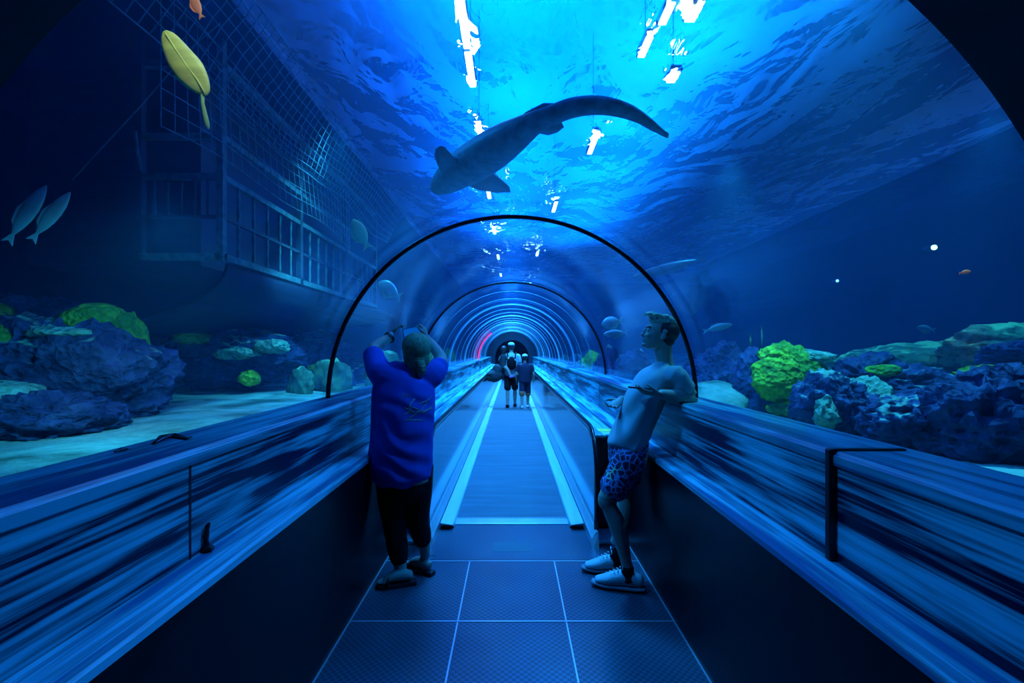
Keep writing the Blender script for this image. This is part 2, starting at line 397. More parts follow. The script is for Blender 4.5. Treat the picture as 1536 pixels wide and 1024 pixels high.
# ================================================================== THE MOVING WALKWAY
WY = 4.22; WE = Y1
wk = thing('moving_walkway', 'grey-blue moving walkway with glossy side panels running down the tunnel', 'moving walkway', (0, WY, 0))
obj('landing_plate', box(B(), (-.66, 3.44, -.05), (.66, 4.16, .004)), 'floor', wk, smooth=False)
obj('access_plate', box(B(), (-.16, 3.58, .0), (.15, 3.76, .006), .002), 'belt', wk, smooth=False)
bm = box(B(), (-.505, 4.14, -.02), (.505, 4.27, .012), .004)
for i in range(60): box(bm, (-.5+i*.0167, 4.27, .0), (-.4935+i*.0167, 4.31, .010))
obj('comb_plate', bm, 'seam', wk, smooth=False)
obj('belt', box(B(), (-.505, 4.26, -.05), (.505, WE, .004)), 'belt', wk, smooth=False)
for s in (-1, 1):
    bm = prism(B(), [(s*.50, -.02), (s*.502, .035), (s*.512, .045), (s*.618, .062), (s*.622, .05), (s*.622, -.02)], 4.02, WE)
    for v in bm.verts:
        if v.co.y < 4.1 and v.co.z < .036: v.co.y += .10                       # the undercut nose
    obj('skirt_deck', bm, 'deck', wk, smooth=False)
    bm = prism(B(), [(s*.628, -.02), (s*.628, .062), (s*.640, .082), (s*.668, .118), (s*.68, .118), (s*.68, -.02)], 3.62, WE)
    for v in bm.verts:
        if v.co.y < 3.7 and v.co.z > .03: v.co.y += .06
    obj('skirt_trim', bm, 'seam', wk, smooth=False)
    # side panel with rounded newel end
    yn = 4.08; zc = .56; rr = .30
    out = [(WE, .10), (yn-rr, .10)]+[(yn-rr*math.sin(R(a)), zc-rr*math.cos(R(a))) for a in range(90, 181, 9)]+[(WE, zc+rr)]
    bm = B(); A = [bm.verts.new((s*.672, y, z)) for y, z in out]; C = [bm.verts.new((s*.684, y, z)) for y, z in out]
    for i in range(len(out)): bm.faces.new((A[i], A[(i+1) % len(out)], C[(i+1) % len(out)], C[i]))
    bm.faces.new(A[::-1]); bm.faces.new(C)
    obj('side_panel', bm, 'panelsteel', wk, smooth=False)
    rr2 = .325
    pts = [V((s*.678, y, z)) for y, z in [(yn-rr2, .10), (yn-rr2, .3)]+[(yn-rr2*math.sin(R(a)), zc-rr2*math.cos(R(a))) for a in range(90, 181, 9)]+[(5, zc+rr2), (8, zc+rr2), (14, zc+rr2), (WE, zc+rr2)]]
    obj('handrail', tube(B(), pts, [(.036, .018)]*len(pts), seg=14, up=V((s, 0, 0))), 'rubber', wk)
    pts = [p+V((-s*.012, 0, -.026)) for p in pts[9:]]
    obj('handrail_guide', tube(B(), pts, [(.016, .008)]*len(pts), seg=8, up=V((s, 0, 0))), 'steel', wk)
    # the boxed-in side deck between the panel and the wall
    obj('side_casing', box(B(), (min(s*.70, s*(KX-.014)), 3.99, 0), (max(s*.70, s*(KX-.014)), WE, .80)), 'black', wk, smooth=False)
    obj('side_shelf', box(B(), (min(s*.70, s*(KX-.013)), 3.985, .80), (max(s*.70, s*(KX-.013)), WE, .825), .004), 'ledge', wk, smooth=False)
    obj('casing_foot', box(B(), (min(s*.67, s*(KX-.015)), 3.72, 0), (max(s*.67, s*(KX-.015)), 3.985, .03), .006), 'deck', wk, smooth=False)

# ------------------------------------------------------------------ small things on the rails
# dark strap down the right panel
y = 1.535
bm = box(B(), (PX-.024, y-.012, LZ+.002), (PX-.002, y+.012, RZ+.006), .004)
st = tag(obj('cover_strap', bm, 'black', centre=True, smooth=False), 'thin black upright cover strap on the right rail panel nearest the viewer', 'strap')
tag(obj('cover_strip', box(B(), (PX-.02, y-.010, RZ+.001), (GX-.01, y+.012, RZ+.007), .002), 'black', centre=True, smooth=False), 'thin black strip lying across the top of the right rail cap', 'strip')
bm = box(B(), (PX-.003, -.004, LZ+.001), (PX-.0005, .004, RZ-.05)); bmesh.ops.translate(bm, verts=bm.verts[:], vec=V((0, 0, 0)))
bm.free()
# left: hook, rubber edge pieces
c = V((-1.045, 1.60, LZ))
bm = tube(B(), [c+V((0, 0, .006)), c+V((-.004, 0, .02)), c+V((-.004, .0, .05)), c+V((-.002, .004, .085)), c+V((.004, .004, .095))], [.011, .012, .010, .008, .005], seg=10)
ball(bm, c+V((.004, 0, .012)), (.020, .016, .011))
tag(obj('hook', bm, 'black', centre=True), 'small black hook standing on the left ledge', 'hook')
def scrap(pts, r, label):
    bm = tube(B(), pts, r, seg=10); tag(obj('rubber_edging', bm, 'rubber'), label, 'edging')
scrap([on_z(x, y, RZ+.006) for x, y in ((232, 664), (245, 655), (262, 653), (280, 657), (287, 655))], [(.006, .004), (.022, .008), (.014, .010), (.012, .006), (.004, .003)], 'curled strip of black rubber edging lying on the left rail cap')
scrap([on_z(x, y, RZ+.005) for x, y in ((172, 677), (182, 674), (192, 673))], [(.004, .003), (.012, .006), (.004, .003)], 'tiny scrap of black rubber on the left rail cap nearest the viewer')
# stickers on the right shelf end
sh = .826
tag(obj('warning_sticker', box(B(), (.775, 4.16, sh), (.915, 4.30, sh+.002)), mat('sticker_yellow', (.85, .75, .12), .5), smooth=False, centre=True), 'yellow warning sticker on the shelf behind the right handrail end', 'sticker')
tag(obj('sticker', box(B(), (.785, 4.02, sh), (.895, 4.13, sh+.002)), mat('sticker_pale', (.55, .65, .6), .5), smooth=False, centre=True), 'pale sticker in front of the yellow warning sticker', 'sticker')
# ================================================================== THE REEF
def rock_mesh(size, seed, sub=5, lump=.35, ridge=.12, freq=1.3, flat=.0):
    bm = B(); bmesh.ops.create_icosphere(bm, subdivisions=sub, radius=1)
    o = V((seed*13.7, seed*5.1, seed*2.3)); rel = V(size)
    for v in bm.verts:
        p = v.co.copy(); q = p*freq+o
        d = 1+lump*noise.noise(q)+lump*.5*noise.noise(q*2.1)
        d += ridge*(1-2*abs(noise.noise(q*3.7)))+ridge*.6*noise.noise(q*8)+ridge*.3*noise.noise(q*17)
        v.co = V((p.x*d*rel.x, p.y*d*rel.y, p.z*d*rel.z))
    return bm
def rock(name, label, cat, c, size, seed, m, group=None, parent=None, sub=5, **kw):
    bm = rock_mesh(size, seed, sub, **kw)
    bmesh.ops.translate(bm, verts=bm.verts[:], vec=V(c))
    o = obj(name, bm, m, parent, centre=(parent is None))
    if parent is None: tag(o, label, cat, group)
    return o
def patch(parent, name, c, size, seed, m, sub=4, **kw):
    return rock(name, None, None, c, size, seed, m, parent=parent, sub=sub, **kw)

def P(px, py, Y): return at(px, py, Y)
def SZ(w, h, Y, d=.6): return (w/2*Y/F, d, h/2*Y/F)

# --- left side
r = rock('boulder', 'large dark blue craggy boulder at the far left of the seabed', 'boulder', P(108, 572, 4.3), SZ(240, 184, 4.3, .6), 3, 'rocktop', lump=.30, ridge=.17)
patch(r, 'coral_dome', P(148, 483, 4.25), SZ(86, 56, 4.25, .25), 5, 'coralgreen', lump=.12, ridge=.05)
patch(r, 'coral_crust', P(196, 515, 4.3), SZ(36, 90, 4.3, .16), 8, 'coralgreen', lump=.3)
patch(r, 'sand_cap', P(102, 500, 4.0), SZ(96, 18, 4.0, .25), 9, 'coralpale', lump=.15, ridge=.05)
r = rock('boulder', 'dark boulder rising behind the large one at the left edge', 'boulder', P(40, 490, 5.4), SZ(130, 90, 5.4, .5), 11, 'rock', lump=.3, ridge=.2)
patch(r, 'coral_dome', P(-2, 470, 5.0), SZ(26, 30, 5.0, .15), 12, 'coralgreen', lump=.1, ridge=.05)
r = rock('coral_block', 'green coral block under the ledge at the far left edge', 'coral', P(-6, 545, 3.9), SZ(60, 110, 3.9, .25), 14, 'coralgreen', lump=.2)
r = rock('coral_mound', 'pale cyan coral mound at the left edge beside the dark boulder foot', 'coral', P(8, 592, 3.5), SZ(74, 40, 3.5, .25), 15, 'coralpale', lump=.15, ridge=.06)
r = rock('boulder', 'low dark boulder lying at the foot of the large left one', 'boulder', P(60, 632, 3.6), SZ(190, 80, 3.6, .4), 17, 'rock', lump=.3, ridge=.2)
r = rock('boulder', 'rounded boulder with green coral patches beneath the sunken gallery', 'boulder', P(352, 535, 7.2), SZ(185, 84, 7.2, .8), 21, 'rocktop', lump=.28, ridge=.16)
patch(r, 'coral_crust', P(292, 508, 6.6), SZ(48, 22, 6.6, .25), 22, 'coralgreen', lump=.25)
patch(r, 'coral_crust', P(355, 530, 6.45), SZ(60, 18, 6.5, .15), 23, 'coralpale', lump=.25)
patch(r, 'coral_crust', P(374, 567, 6.45), SZ(26, 22, 6.5, .15), 24, 'coralyellow', lump=.25)
patch(r, 'coral_crust', P(408, 520, 6.6), SZ(44, 20, 6.6, .2), 25, 'coralpale', lump=.25)
r = rock('boulder', 'dark sloping boulder right of the rounded one beneath the gallery', 'boulder', P(425, 545, 9.2), SZ(110, 62, 9.2, .45), 31, 'rock', lump=.3, ridge=.18)
r = rock('boulder', 'low dark reef ledge seen left of the largest arch rib', 'boulder', P(470, 532, 10.5), SZ(120, 62, 10.5, .9), 33, 'rocktop', lump=.3, ridge=.15)
r = rock('coral_mound', 'small green coral mound on the sand left of the largest arch rib', 'coral', P(476, 553, 8.2), SZ(34, 14, 8.2, .2), 35, 'coralgreen', lump=.2)

# --- right side
r = rock('boulder', 'tall yellow-green coral boulder with a dark flank right of the leaning visitor', 'boulder', P(1178, 585, 4.7), SZ(92, 124, 4.7, .4), 41, 'coralgreen', lump=.16, ridge=.10)
patch(r, 'rock_flank', P(1128, 592, 4.75), SZ(50, 118, 4.75, .3), 42, 'rock', lump=.3, ridge=.2)
patch(r, 'coral_cap', P(1163, 537, 4.5), SZ(40, 34, 4.5, .2), 43, 'coralyellow', lump=.3, ridge=.2)
patch(r, 'coral_crust', P(1165, 570, 4.36), SZ(70, 60, 4.4, .14), 44, 'coralyellow', lump=.25)
patch(r, 'coral_crust', P(1185, 612, 4.36), SZ(52, 32, 4.4, .14), 45, 'coralyellow', lump=.3)
patch(r, 'sand_cap', P(1200, 536, 4.7), SZ(72, 24, 4.7, .3), 46, 'coralpale', lump=.2)
r = rock('boulder', 'dark peaked boulder with a pale sandy mark, right of the yellow-green one', 'boulder', P(1245, 612, 3.7), SZ(84, 96, 3.7, .3), 51, 'rocktop', lump=.3, ridge=.16)
patch(r, 'sand_patch', P(1236, 622, 3.46), SZ(32, 44, 3.42, .06), 52, 'coralpale', lump=.6)
patch(r, 'rock_foot', P(1264, 634, 3.55), SZ(46, 44, 3.55, .2), 53, 'rock', lump=.3)
r = rock('coral_block', 'pale sand-dusted coral block between the peaked and the round dark boulders', 'coral', P(1292, 615, 4.4), SZ(70, 90, 4.4, .3), 55, 'coralpale', lump=.25)
r = rock('boulder', 'round dark blue boulder with a green crust behind the pale coral block', 'boulder', P(1300, 568, 4.9), SZ(76, 66, 4.9, .35), 57, 'rock', lump=.25, ridge=.18)
patch(r, 'coral_crust', P(1322, 556, 4.65), SZ(44, 20, 4.65, .15), 58, 'coralgreen', lump=.25)
r = rock('boulder', 'wide low dark boulder with a sandy top at mid right', 'boulder', P(1370, 580, 4.7), SZ(120, 52, 4.7, .4), 61, 'rocktop', lump=.28, ridge=.18)
r = rock('boulder', 'big dark knobbly boulder closest to the right glass', 'boulder', P(1392, 642, 3.0), SZ(150, 96, 3.0, .28), 63, 'rocktop', lump=.25, ridge=.22)
r = rock('boulder', 'big dark honeycombed boulder at the lower right edge', 'boulder', P(1492, 640, 2.75), SZ(170, 150, 2.75, .3), 65, 'rock', lump=.25, ridge=.24)
r = rock('coral_mound', 'yellow-green coral mound on the right edge of the reef', 'coral', P(1510, 575, 4.4), SZ(110, 50, 4.4, .35), 67, 'coralyellow', lump=.25, ridge=.15)
r = rock('coral_mound', 'pale round coral at the extreme right edge', 'coral', P(1534, 575, 4.1), SZ(40, 50, 4.1, .2), 68, 'coralpale', lump=.15)
r = rock('boulder', 'dark blue boulder high on the right edge of the reef ridge', 'boulder', P(1536, 535, 5.2), SZ(80, 40, 5.2, .4), 69, 'rock', lump=.25, ridge=.2)
r = rock('boulder', 'dark rocks with two thin sea whips behind the leaning visitor', 'boulder', P(1085, 590, 6.0), SZ(110, 110, 6.0, .6), 71, 'rock', lump=.3, ridge=.22)
for px, py, h in ((1125, 520, 40), (1142, 515, 52)):
    bm = tube(B(), [P(px, py+18, 6.0), P(px+1, py-h*.2, 6.0), P(px, py-h*.5, 6.0)], [.014, .011, .006], seg=8); obj('sea_whip', bm, 'reefgreen', r)
r = rock('sand_mound', 'smooth pale sand mound behind the right rail beside the leaning visitor', 'sand mound', P(1072, 612, 5.0), SZ(130, 80, 5.0, .5), 73, 'sand', lump=.1, ridge=.02, sub=4)
# the long algae ridge on the right
for k, (px, py, w_, h_, Y, sd) in enumerate(((1260, 560, 300, 46, 8.5, 81), (1420, 548, 300, 70, 7.4, 83), (1530, 530, 230, 90, 6.6, 85))):
    rock('reef_ridge', ['long low algae ridge on the seabed behind the yellow-green boulder', 'green algae ridge rising behind the wide dark boulder', 'highest part of the green algae ridge at the right edge'][k], 'reef',
         P(px, py, Y), SZ(w_, h_, Y, .5), sd, 'reefgreen', lump=.22, ridge=.10)

# --- rows of small coral clumps along the far glass
rnd = random.Random(21)
protos = []
for k in range(6):
    bm = rock_mesh((.22, .22, .26), 100+k, 3, lump=.35, ridge=.2)
    me = bpy.data.meshes.new('coral_clump'); bmesh.ops.recalc_face_normals(bm, faces=bm.faces[:]); bm.to_mesh(me); bm.free()
    me.polygons.foreach_set('use_smooth', [True]*len(me.polygons))
    me.materials.append(M[['rock', 'coralgreen', 'rock', 'coralpale', 'reefgreen', 'rocktop'][k]]); protos.append(me)
for s, side in ((1, 'right'), (-1, 'left')):
    placed = []
    for i in range(60):
        Y = 6.6+i*.28+rnd.uniform(-.15, .15); x = s*(1.8+rnd.uniform(0, 1.3)+i*.01)
        k = rnd.randrange(6); sc_ = rnd.uniform(.6, 1.3)
        if any((x-a)**2+(Y-b)**2 < (.34*(sc_+c_))**2*.8 for a, b, c_ in placed): continue
        placed.append((x, Y, sc_))
        o = bpy.data.objects.new('coral_clump', protos[k]); COL.objects.link(o)
        o.location = (x, Y, sand_h(x, Y)+.12*sc_); o.scale = (sc_, sc_, sc_*rnd.uniform(.9, 1.6)); o.rotation_euler = (0, 0, rnd.uniform(0, 6))
        tag(o, 'small coral clump in the row on the sand outside the far %s glass' % side, 'coral', 'coral clumps along the far %s glass' % side)
# ================================================================== THE SUNKEN GALLERY, NET
def beam(bm, a, b_, w=.04, h=None):
    a = V(a); b_ = V(b_); h = h or w; d = b_-a; s, u = frame_for(d)
    c = [bm.verts.new(p+s*(w*i)+u*(h*j)) for p in (a, b_) for i, j in ((-.5, -.5), (.5, -.5), (.5, .5), (-.5, .5))]
    for f in ((0, 1, 2, 3), (7, 6, 5, 4), (0, 4, 5, 1), (1, 5, 6, 2), (2, 6, 7, 3), (3, 7, 4, 0)): bm.faces.new([c[i] for i in f])
    return bm
SX, SF, SB = -3.05, 4.9, 10.4
FX = -3.9
g = thing('sunken_gallery', 'sunken wooden ship gallery with railings hanging over the left reef', 'shipwreck', (SX, 7.0, 1.9))
zb, zm, zt, zu = 2.53, 2.95, 3.37, 3.79
for z, w_ in ((zb, .07), (zm, .035), (zt, .06), (zu, .06), (4.55, .07)):
    bm = beam(B(), (SX, SF, z), (SX, SB, z), w_); beam(bm, (FX, SF, z), (SX, SF, z), w_)
    obj('beam', bm, 'woodpale' if w_ > .05 else 'wood', g, smooth=False)
n = 19
for i in range(n):
    y = SF+(SB-SF)*i/(n-1)
    for z0, z1 in ((zb, zm), (zm, zt)):
        bm = tube(B(), [(SX, y, z0), (SX, y, z0+.1), (SX, y, (z0+z1)/2), (SX, y, z1-.1), (SX, y, z1)], [.012, .022, .013, .022, .012], seg=8)
        obj('baluster', bm, 'woodpale', g)
for i in range(6):
    x = FX+(SX-FX)*i/6
    bm = tube(B(), [(x, SF, zm), (x, SF, zm+.1), (x, SF, (zm+zt)/2), (x, SF, zt-.1), (x, SF, zt)], [.012, .02, .012, .02, .012], seg=8)
    obj('baluster', bm, 'wood', g)
for x, y in ((SX, SF), (FX, SF), (SX, 6.7), (SX, 8.5), (SX, SB)):
    obj('post', beam(B(), (x, y, zb-.05), (x, y, 4.8), .07), 'woodpale' if x == SX and y == SF else 'wood', g, smooth=False)
# the hull that curves in below, and the dark plank wall behind the railings
def sheet(rows, thick=.05):
    bm = B(); G = [[bm.verts.new(p) for p in r_] for r_ in rows]
    for i in range(len(G)-1):
        for j in range(len(G[0])-1): bm.faces.new((G[i][j], G[i+1][j], G[i+1][j+1], G[i][j+1]))
    bmesh.ops.recalc_face_normals(bm, faces=bm.faces[:])
    bmesh.ops.solidify(bm, geom=bm.faces[:], thickness=thick); return bm
rows = []
for i in range(17):
    a = i/16; ang = R(90*a)
    row = []
    for j in range(25):
        t_ = j/24; y = SF+.15+(SB+1.5-SF)*t_
        taper = 1-.55*t_**2.0
        row.append(V((SX-.05-2.2*(1-math.cos(ang)), y, zb-.04-(.72*math.sin(ang))*taper)))
    rows.append(row)
obj('hull', sheet(rows), 'hull', g)
obj('plank_wall', box(B(), (-5.6, SF+.5, zb), (SX-.55, SB, 4.8)), 'hull', g, smooth=False)
bm = tube(B(), [P(498, 440, 9.2), P(486, 458, 9.0), P(462, 470, 8.8), P(436, 478, 8.6)], [(.10, .07), (.13, .09), (.12, .10), (.06, .05)], seg=10); obj('curved_timber', bm, 'wood', g)
tag(obj('light_pole', tube(B(), [P(203, 197, 4.5), P(206, 225, 4.5), P(211, 254, 4.5)], [.014, .016, .014], seg=8), 'woodpale'), 'thin upright rod in the dark water left of the gallery', 'rod')
# rope net
bm = B()
def netpt(u, v):
    y = 3.2+7.6*u; x = -2.44-.42*v+.05*math.sin(9*u+3*v); z = 4.80-.78*v+.05*math.sin(13*u)*v+.05*noise.noise(V((u*9, v*3, 1)))
    return V((x, y, z))
for i in range(0, 61):
    u = i/60; tube(bm, [netpt(u, v/6) for v in range(7)], .0055, seg=5)
for j in range(0, 9):
    v = j/8; tube(bm, [netpt(i/60, v) for i in range(61)], .007 if j in (0, 8) else .0055, seg=5)
tag(obj('rope_net', bm, 'net'), 'long pale rope net draped above the sunken gallery', 'net')
bm = B()
def net2(u, v):
    return V((SX+.04+.12*math.sin(3*u)*v, 4.0+4.6*u, 4.62-1.15*v+.04*math.sin(11*u)))
for i in range(0, 31): tube(bm, [net2(i/30, v/5) for v in range(6)], .005, seg=5)
for j in range(0, 8): tube(bm, [net2(i/30, j/7) for i in range(31)], .005, seg=5)
tag(obj('rope_net', bm, 'net'), 'darker rope net hanging down the side of the sunken gallery', 'net')
tag(obj('rope', tube(B(), [P(108, 270, 4.4), P(210, 160, 4.4), P(290, 68, 4.4), P(330, 35, 4.4)], .006, seg=6), 'net'), 'thin taut rope slanting up behind the yellow fish', 'rope')
# ================================================================== SHARK, FISH, LAMPS
def loft(bm, pts, rad, seg=20, up=V((0, 0, 1))):
    return tube(bm, pts, rad, seg=seg, up=up)
def smoothpath(pts, n):
    """Catmull-Rom through tuples of numbers."""
    out = []; P_ = [pts[0]]+list(pts)+[pts[-1]]
    for i in range(1, len(P_)-2):
        for k in range(n):
            t_ = k/n; p0, p1, p2, p3 = P_[i-1:i+3]
            out.append(tuple(.5*((2*b)+(c-a)*t_+(2*a-5*b+4*c-d)*t_*t_+(3*b-a-3*c+d)*t_**3) for a, b, c, d in zip(p0, p1, p2, p3)))
    out.append(tuple(pts[-1])); return out
SHZ = 3.12
ctl = [(656, 284, 9), (668, 274, 17), (690, 257, 24), (712, 243, 27), (740, 224, 27), (768, 205, 23), (800, 185, 16), (830, 172, 14), (862, 161, 14), (900, 158, 13), (938, 166, 10.5), (968, 181, 7), (988, 194, 4), (1001, 203, 3.5)]
sp = smoothpath(ctl, 4)
def shp(px, py, dz=0):
    p = on_z(px, py, SHZ); return V((p.x, p.y, p.z+dz))
pts, rads = [], []
for x, y, w_ in sp:
    p = shp(x, y); k = p.y/F                       # metres per pixel there
    pts.append(p); rads.append((w_*k*1.25, w_*k*.95))
sk = thing('shark', 'grey zebra-type shark with a long tail gliding over the tunnel roof', 'shark', pts[12])
bm = tube(B(), pts, rads, seg=20); bm = remesh(bm, .012, 3)
obj('body', bm, 'shark', sk)
def fin(poly, th, m, parent, name, dz=0, slope=None):
    """a flat tapering fin from outline pixels; thick at the root (first two points)."""
    P3 = [shp(x, y) for x, y in poly]; n_ = len(P3)
    c = sum(P3, V((0, 0, 0)))/n_; bm = B()
    root = (P3[0]+P3[-1])/2
    far = max((p-root).length for p in P3)
    up_, dn = [], []
    for p in P3:
        t_ = (p-root).length/far; drop = (slope or 0)*t_
        up_.append(bm.verts.new(p+V((0, 0, th*(1-t_*.85)+dz+drop)))); dn.append(bm.verts.new(p+V((0, 0, -th*(1-t_*.85)+dz+drop))))
    cu = bm.verts.new(c+V((0, 0, th*1.1+dz+(slope or 0)*.4))); cd = bm.verts.new(c+V((0, 0, -th*1.1+dz+(slope or 0)*.4)))
    for i in range(n_):
        j = (i+1) % n_
        bm.faces.new((up_[i], up_[j], cu)); bm.faces.new((dn[j], dn[i], cd)); bm.faces.new((up_[i], dn[i], dn[j], up_[j]))
    return obj(name, bm, m, parent)
fin([(668, 262), (657, 240), (652, 222), (653, 209), (660, 203), (668, 206), (676, 220), (690, 240), (700, 252)], .028, 'sharkfin', sk, 'pectoral_fin', slope=-.08)
fin([(694, 266), (716, 274), (744, 277), (766, 275), (764, 269), (750, 261), (734, 250), (722, 238)], .028, 'sharkfin', sk, 'pectoral_fin', slope=-.08)
fin([(742, 232), (752, 233), (768, 229), (769, 222), (766, 208)], .015, 'sharkfin', sk, 'pelvic_fin', slope=-.04)
fin([(838, 172), (815, 171), (790, 182), (775, 192), (795, 194), (830, 182)], .02, 'sharkfin', sk, 'dorsal_fin', dz=.06)
fin([(800, 190), (822, 196), (836, 192), (846, 184), (840, 172), (815, 178)], .012, 'sharkfin', sk, 'anal_fin', dz=-.03)
fin([(900, 150), (930, 152), (962, 172), (990, 192), (1003, 206), (1000, 207), (975, 194), (940, 174)], .012, 'sharkfin', sk, 'tail_fin')

def fish(name, label, px, py, Y, L, H, ang, m, T=.3, group=None, tail=1.0, yaw=0, parts=True):
    """a fish of length L px, height H px, drawn nose towards angle ang (degrees in the picture plane)."""
    k = Y/F; L *= k; H *= k; c = at(px, py, Y)
    root = thing(name, label, 'fish', c, group)
    mt = Matrix.Translation(c) @ Matrix.Rotation(R(yaw), 4, 'Z') @ Matrix.Rotation(-R(ang), 4, 'Y')
    prof = [(.5, .06), (.46, .26), (.38, .55), (.25, .85), (.08, 1), (-.1, .93), (-.25, .68), (-.36, .36), (-.42, .18)]
    pts = [V((x*L, 0, 0)) for x, h in prof]; rr = [(max(h*H*T*.5, .002), max(h*H*.5, .003)) for x, h in prof]
    bm = tube(B(), pts, rr, seg=14); bmesh.ops.transform(bm, matrix=mt, verts=bm.verts[:]); obj('body', bm, m, root)
    bm = B(); poly = [(-.40, .07), (-.5-.08*tail, .36), (-.52, 0), (-.5-.08*tail, -.36), (-.40, -.07)]
    A = [bm.verts.new((x*L, .003, z*H*tail)) for x, z in poly]; C = [bm.verts.new((x*L, -.003, z*H*tail)) for x, z in poly]
    for i in range(5): bm.faces.new((A[i], A[(i+1) % 5], C[(i+1) % 5], C[i]))
    bm.faces.new(A); bm.faces.new(C[::-1]); bmesh.ops.transform(bm, matrix=mt, verts=bm.verts[:]); obj('tail_fin', bm, m, root, smooth=False)
    if parts:
        bm = B(); poly = [(.2, .42), (.0, .66), (-.22, .52), (-.3, .25), (-.1, .4)]
        A = [bm.verts.new((x*L, .003, z*H)) for x, z in poly]; C = [bm.verts.new((x*L, -.003, z*H)) for x, z in poly]
        for i in range(5): bm.faces.new((A[i], A[(i+1) % 5], C[(i+1) % 5], C[i]))
        bm.faces.new(A); bm.faces.new(C[::-1]); bmesh.ops.transform(bm, matrix=mt, verts=bm.verts[:]); obj('dorsal_fin', bm, m, root, smooth=False)
    return root
M['fishyellow'] = mat('yellow_fish_scales', (.85, .95, .22), .5, 0, .25, 3, stretch=(1, 1, 9))
M['fishgreen'] = mat('yellow_green_fish_scales', (.45, .85, .30), .5, 0, .2, 5)
M['fishorange'] = mat('orange_fish_scales', (1.0, .30, .06), .5, 0, .2, 5)
M['fishpale'] = mat('silver_fish_scales', (.45, .65, .68), .35, .2, .3, 8)
M['fishdim'] = mat('grey_fish_scales', (.16, .28, .32), .45, .1, .3, 8)
# the big leaf-shaped yellow fish, nose up, thin tail trailing down
c = at(277, 95, 2.6); k = 2.6/F
fy = thing('yellow_fish', 'large pale yellow leaf-shaped fish with thin trailing tail at upper left', 'fish', c)
ctl = [(247, 47, 4), (252, 56, 12), (261, 72, 18), (272, 90, 22), (286, 108, 23), (298, 124, 18), (306, 136, 11), (308, 143, 4)]
pts = [at(x, y, 2.6) for x, y, w_ in smoothpath(ctl, 4)]; rr = [(max(w_*k*.95, .004), max(w_*k*.26, .004)) for x, y, w_ in smoothpath(ctl, 4)]
obj('body', tube(B(), pts, rr, seg=16, up=V((0, 1, 0))), 'fishyellow', fy)
obj('midrib', tube(B(), [at(x, y, 2.585) for x, y in ((248, 50), (262, 72), (279, 97), (296, 120), (306, 138))], [.003, .006, .009, .007, .003], seg=8), 'fishyellow', fy)
obj('tail_fin', tube(B(), [at(x, y, 2.6) for x, y in ((304, 140), (304, 155), (307, 170), (311, 186), (313, 193))], [(.012, .006), (.010, .005), (.013, .005), (.014, .005), (.006, .003)], seg=8, up=V((0, 1, 0))), 'fishgreen', fy)
fish('orange_fish', 'orange fish at the top edge above the yellow fish', 294, 7, 2.6, 40, 15, 115, 'fishorange')
fish('yellow_fish', 'small yellow-green fish beside the sunken gallery, left of the largest arch rib', 540, 349, 6.0, 46, 22, 118, 'fishgreen')
fish('orange_fish', 'tiny bright orange fish in the dark water at far right', 1448, 408, 6.0, 17, 7, 10, 'fishorange', parts=False)
fish('silver_fish', 'pale slender fish above the raised phone', 583, 434, 6.2, 46, 24, 150, 'fishpale', yaw=-25)
fish('silver_fish', 'pale round fish left of the leaning visitor, the upper of two', 917, 484, 8.0, 30, 20, 190, 'fishpale', T=.4)
fish('silver_fish', 'pale round fish left of the leaning visitor, the lower of two', 922, 500, 7.6, 34, 12, 185, 'fishpale', T=.4)
fish('silver_fish', 'pale slender fish above the dark rocks right of the leaning visitor', 1078, 491, 6.0, 42, 11, 14, 'fishpale')
fish('grey_fish', 'faint grey fish over the algae ridge at right', 1388, 493, 6.0, 26, 11, 170, 'fishdim')
fish('grey_fish', 'long faint grey fish gliding below the water surface at right', 1000, 402, 7.4, 110, 14, 195, 'fishdim')
fish('grey_fish', 'faint grey fish in the dark left corner, the left of a pair', 42, 318, 2.9, 95, 22, 62, 'fishdim', yaw=15)
fish('grey_fish', 'faint grey fish in the dark left corner, the right of a pair', 78, 322, 3.0, 85, 20, 58, 'fishdim', yaw=15)

# two rows of lamps over the water
def lamp(x, y, z, L, label, group, w_=.09):
    t_ = thing('tank_lamp', label, 'lamp', (x, y, z), group)
    obj('housing', box(B(), (x-w_*.7, y-L/2-.03, z), (x+w_*.7, y+L/2+.03, z+.08), .01), 'housing', t_, smooth=False)
    obj('rod', tube(B(), [(x, y, z+.07), (x, y, 7.62)], .008, seg=6), 'housing', t_)
    obj('lens', box(B(), (x-w_/2, y-L/2, z-.02), (x+w_/2, y+L/2, z-.001), .006), 'lamp', t_, smooth=False)
HZ = 5.5; hh = HZ-CH
words = ['first', 'second', 'third', 'fourth', 'fifth', 'sixth', 'seventh']
for i, (py, L) in enumerate(((35, .9), (105, .8), (192, .5), (288, .9), (345, .9), (385, .9), (412, .9))):
    Y = hh*F/(CY-py); lamp(-.148*hh, Y, HZ, L, 'white lamp above the water, %s of the row left of the crown seam' % words[i], 'lamps of the left row')
for i, (px, py, L) in enumerate(((1000, 20, .35), (968, 70, .4), (890, 215, .9), (832, 310, .9), (806, 380, .9), (795, 425, .9))):
    Y = hh*F/(CY-py); lamp((px-CX)*Y/F, Y, HZ, L, 'white lamp above the water, %s of the row right of the crown seam' % words[i], 'lamps of the right row')
for px, py, wd in ((1040, 20, 'right of the right row, the upper of two'), (1010, 115, 'right of the right row, the lower of two')):
    Y = hh*F/(CY-py); lamp((px-CX)*Y/F, Y, HZ, .25, 'short white lamp '+wd, 'short lamps beside the right row', .12)
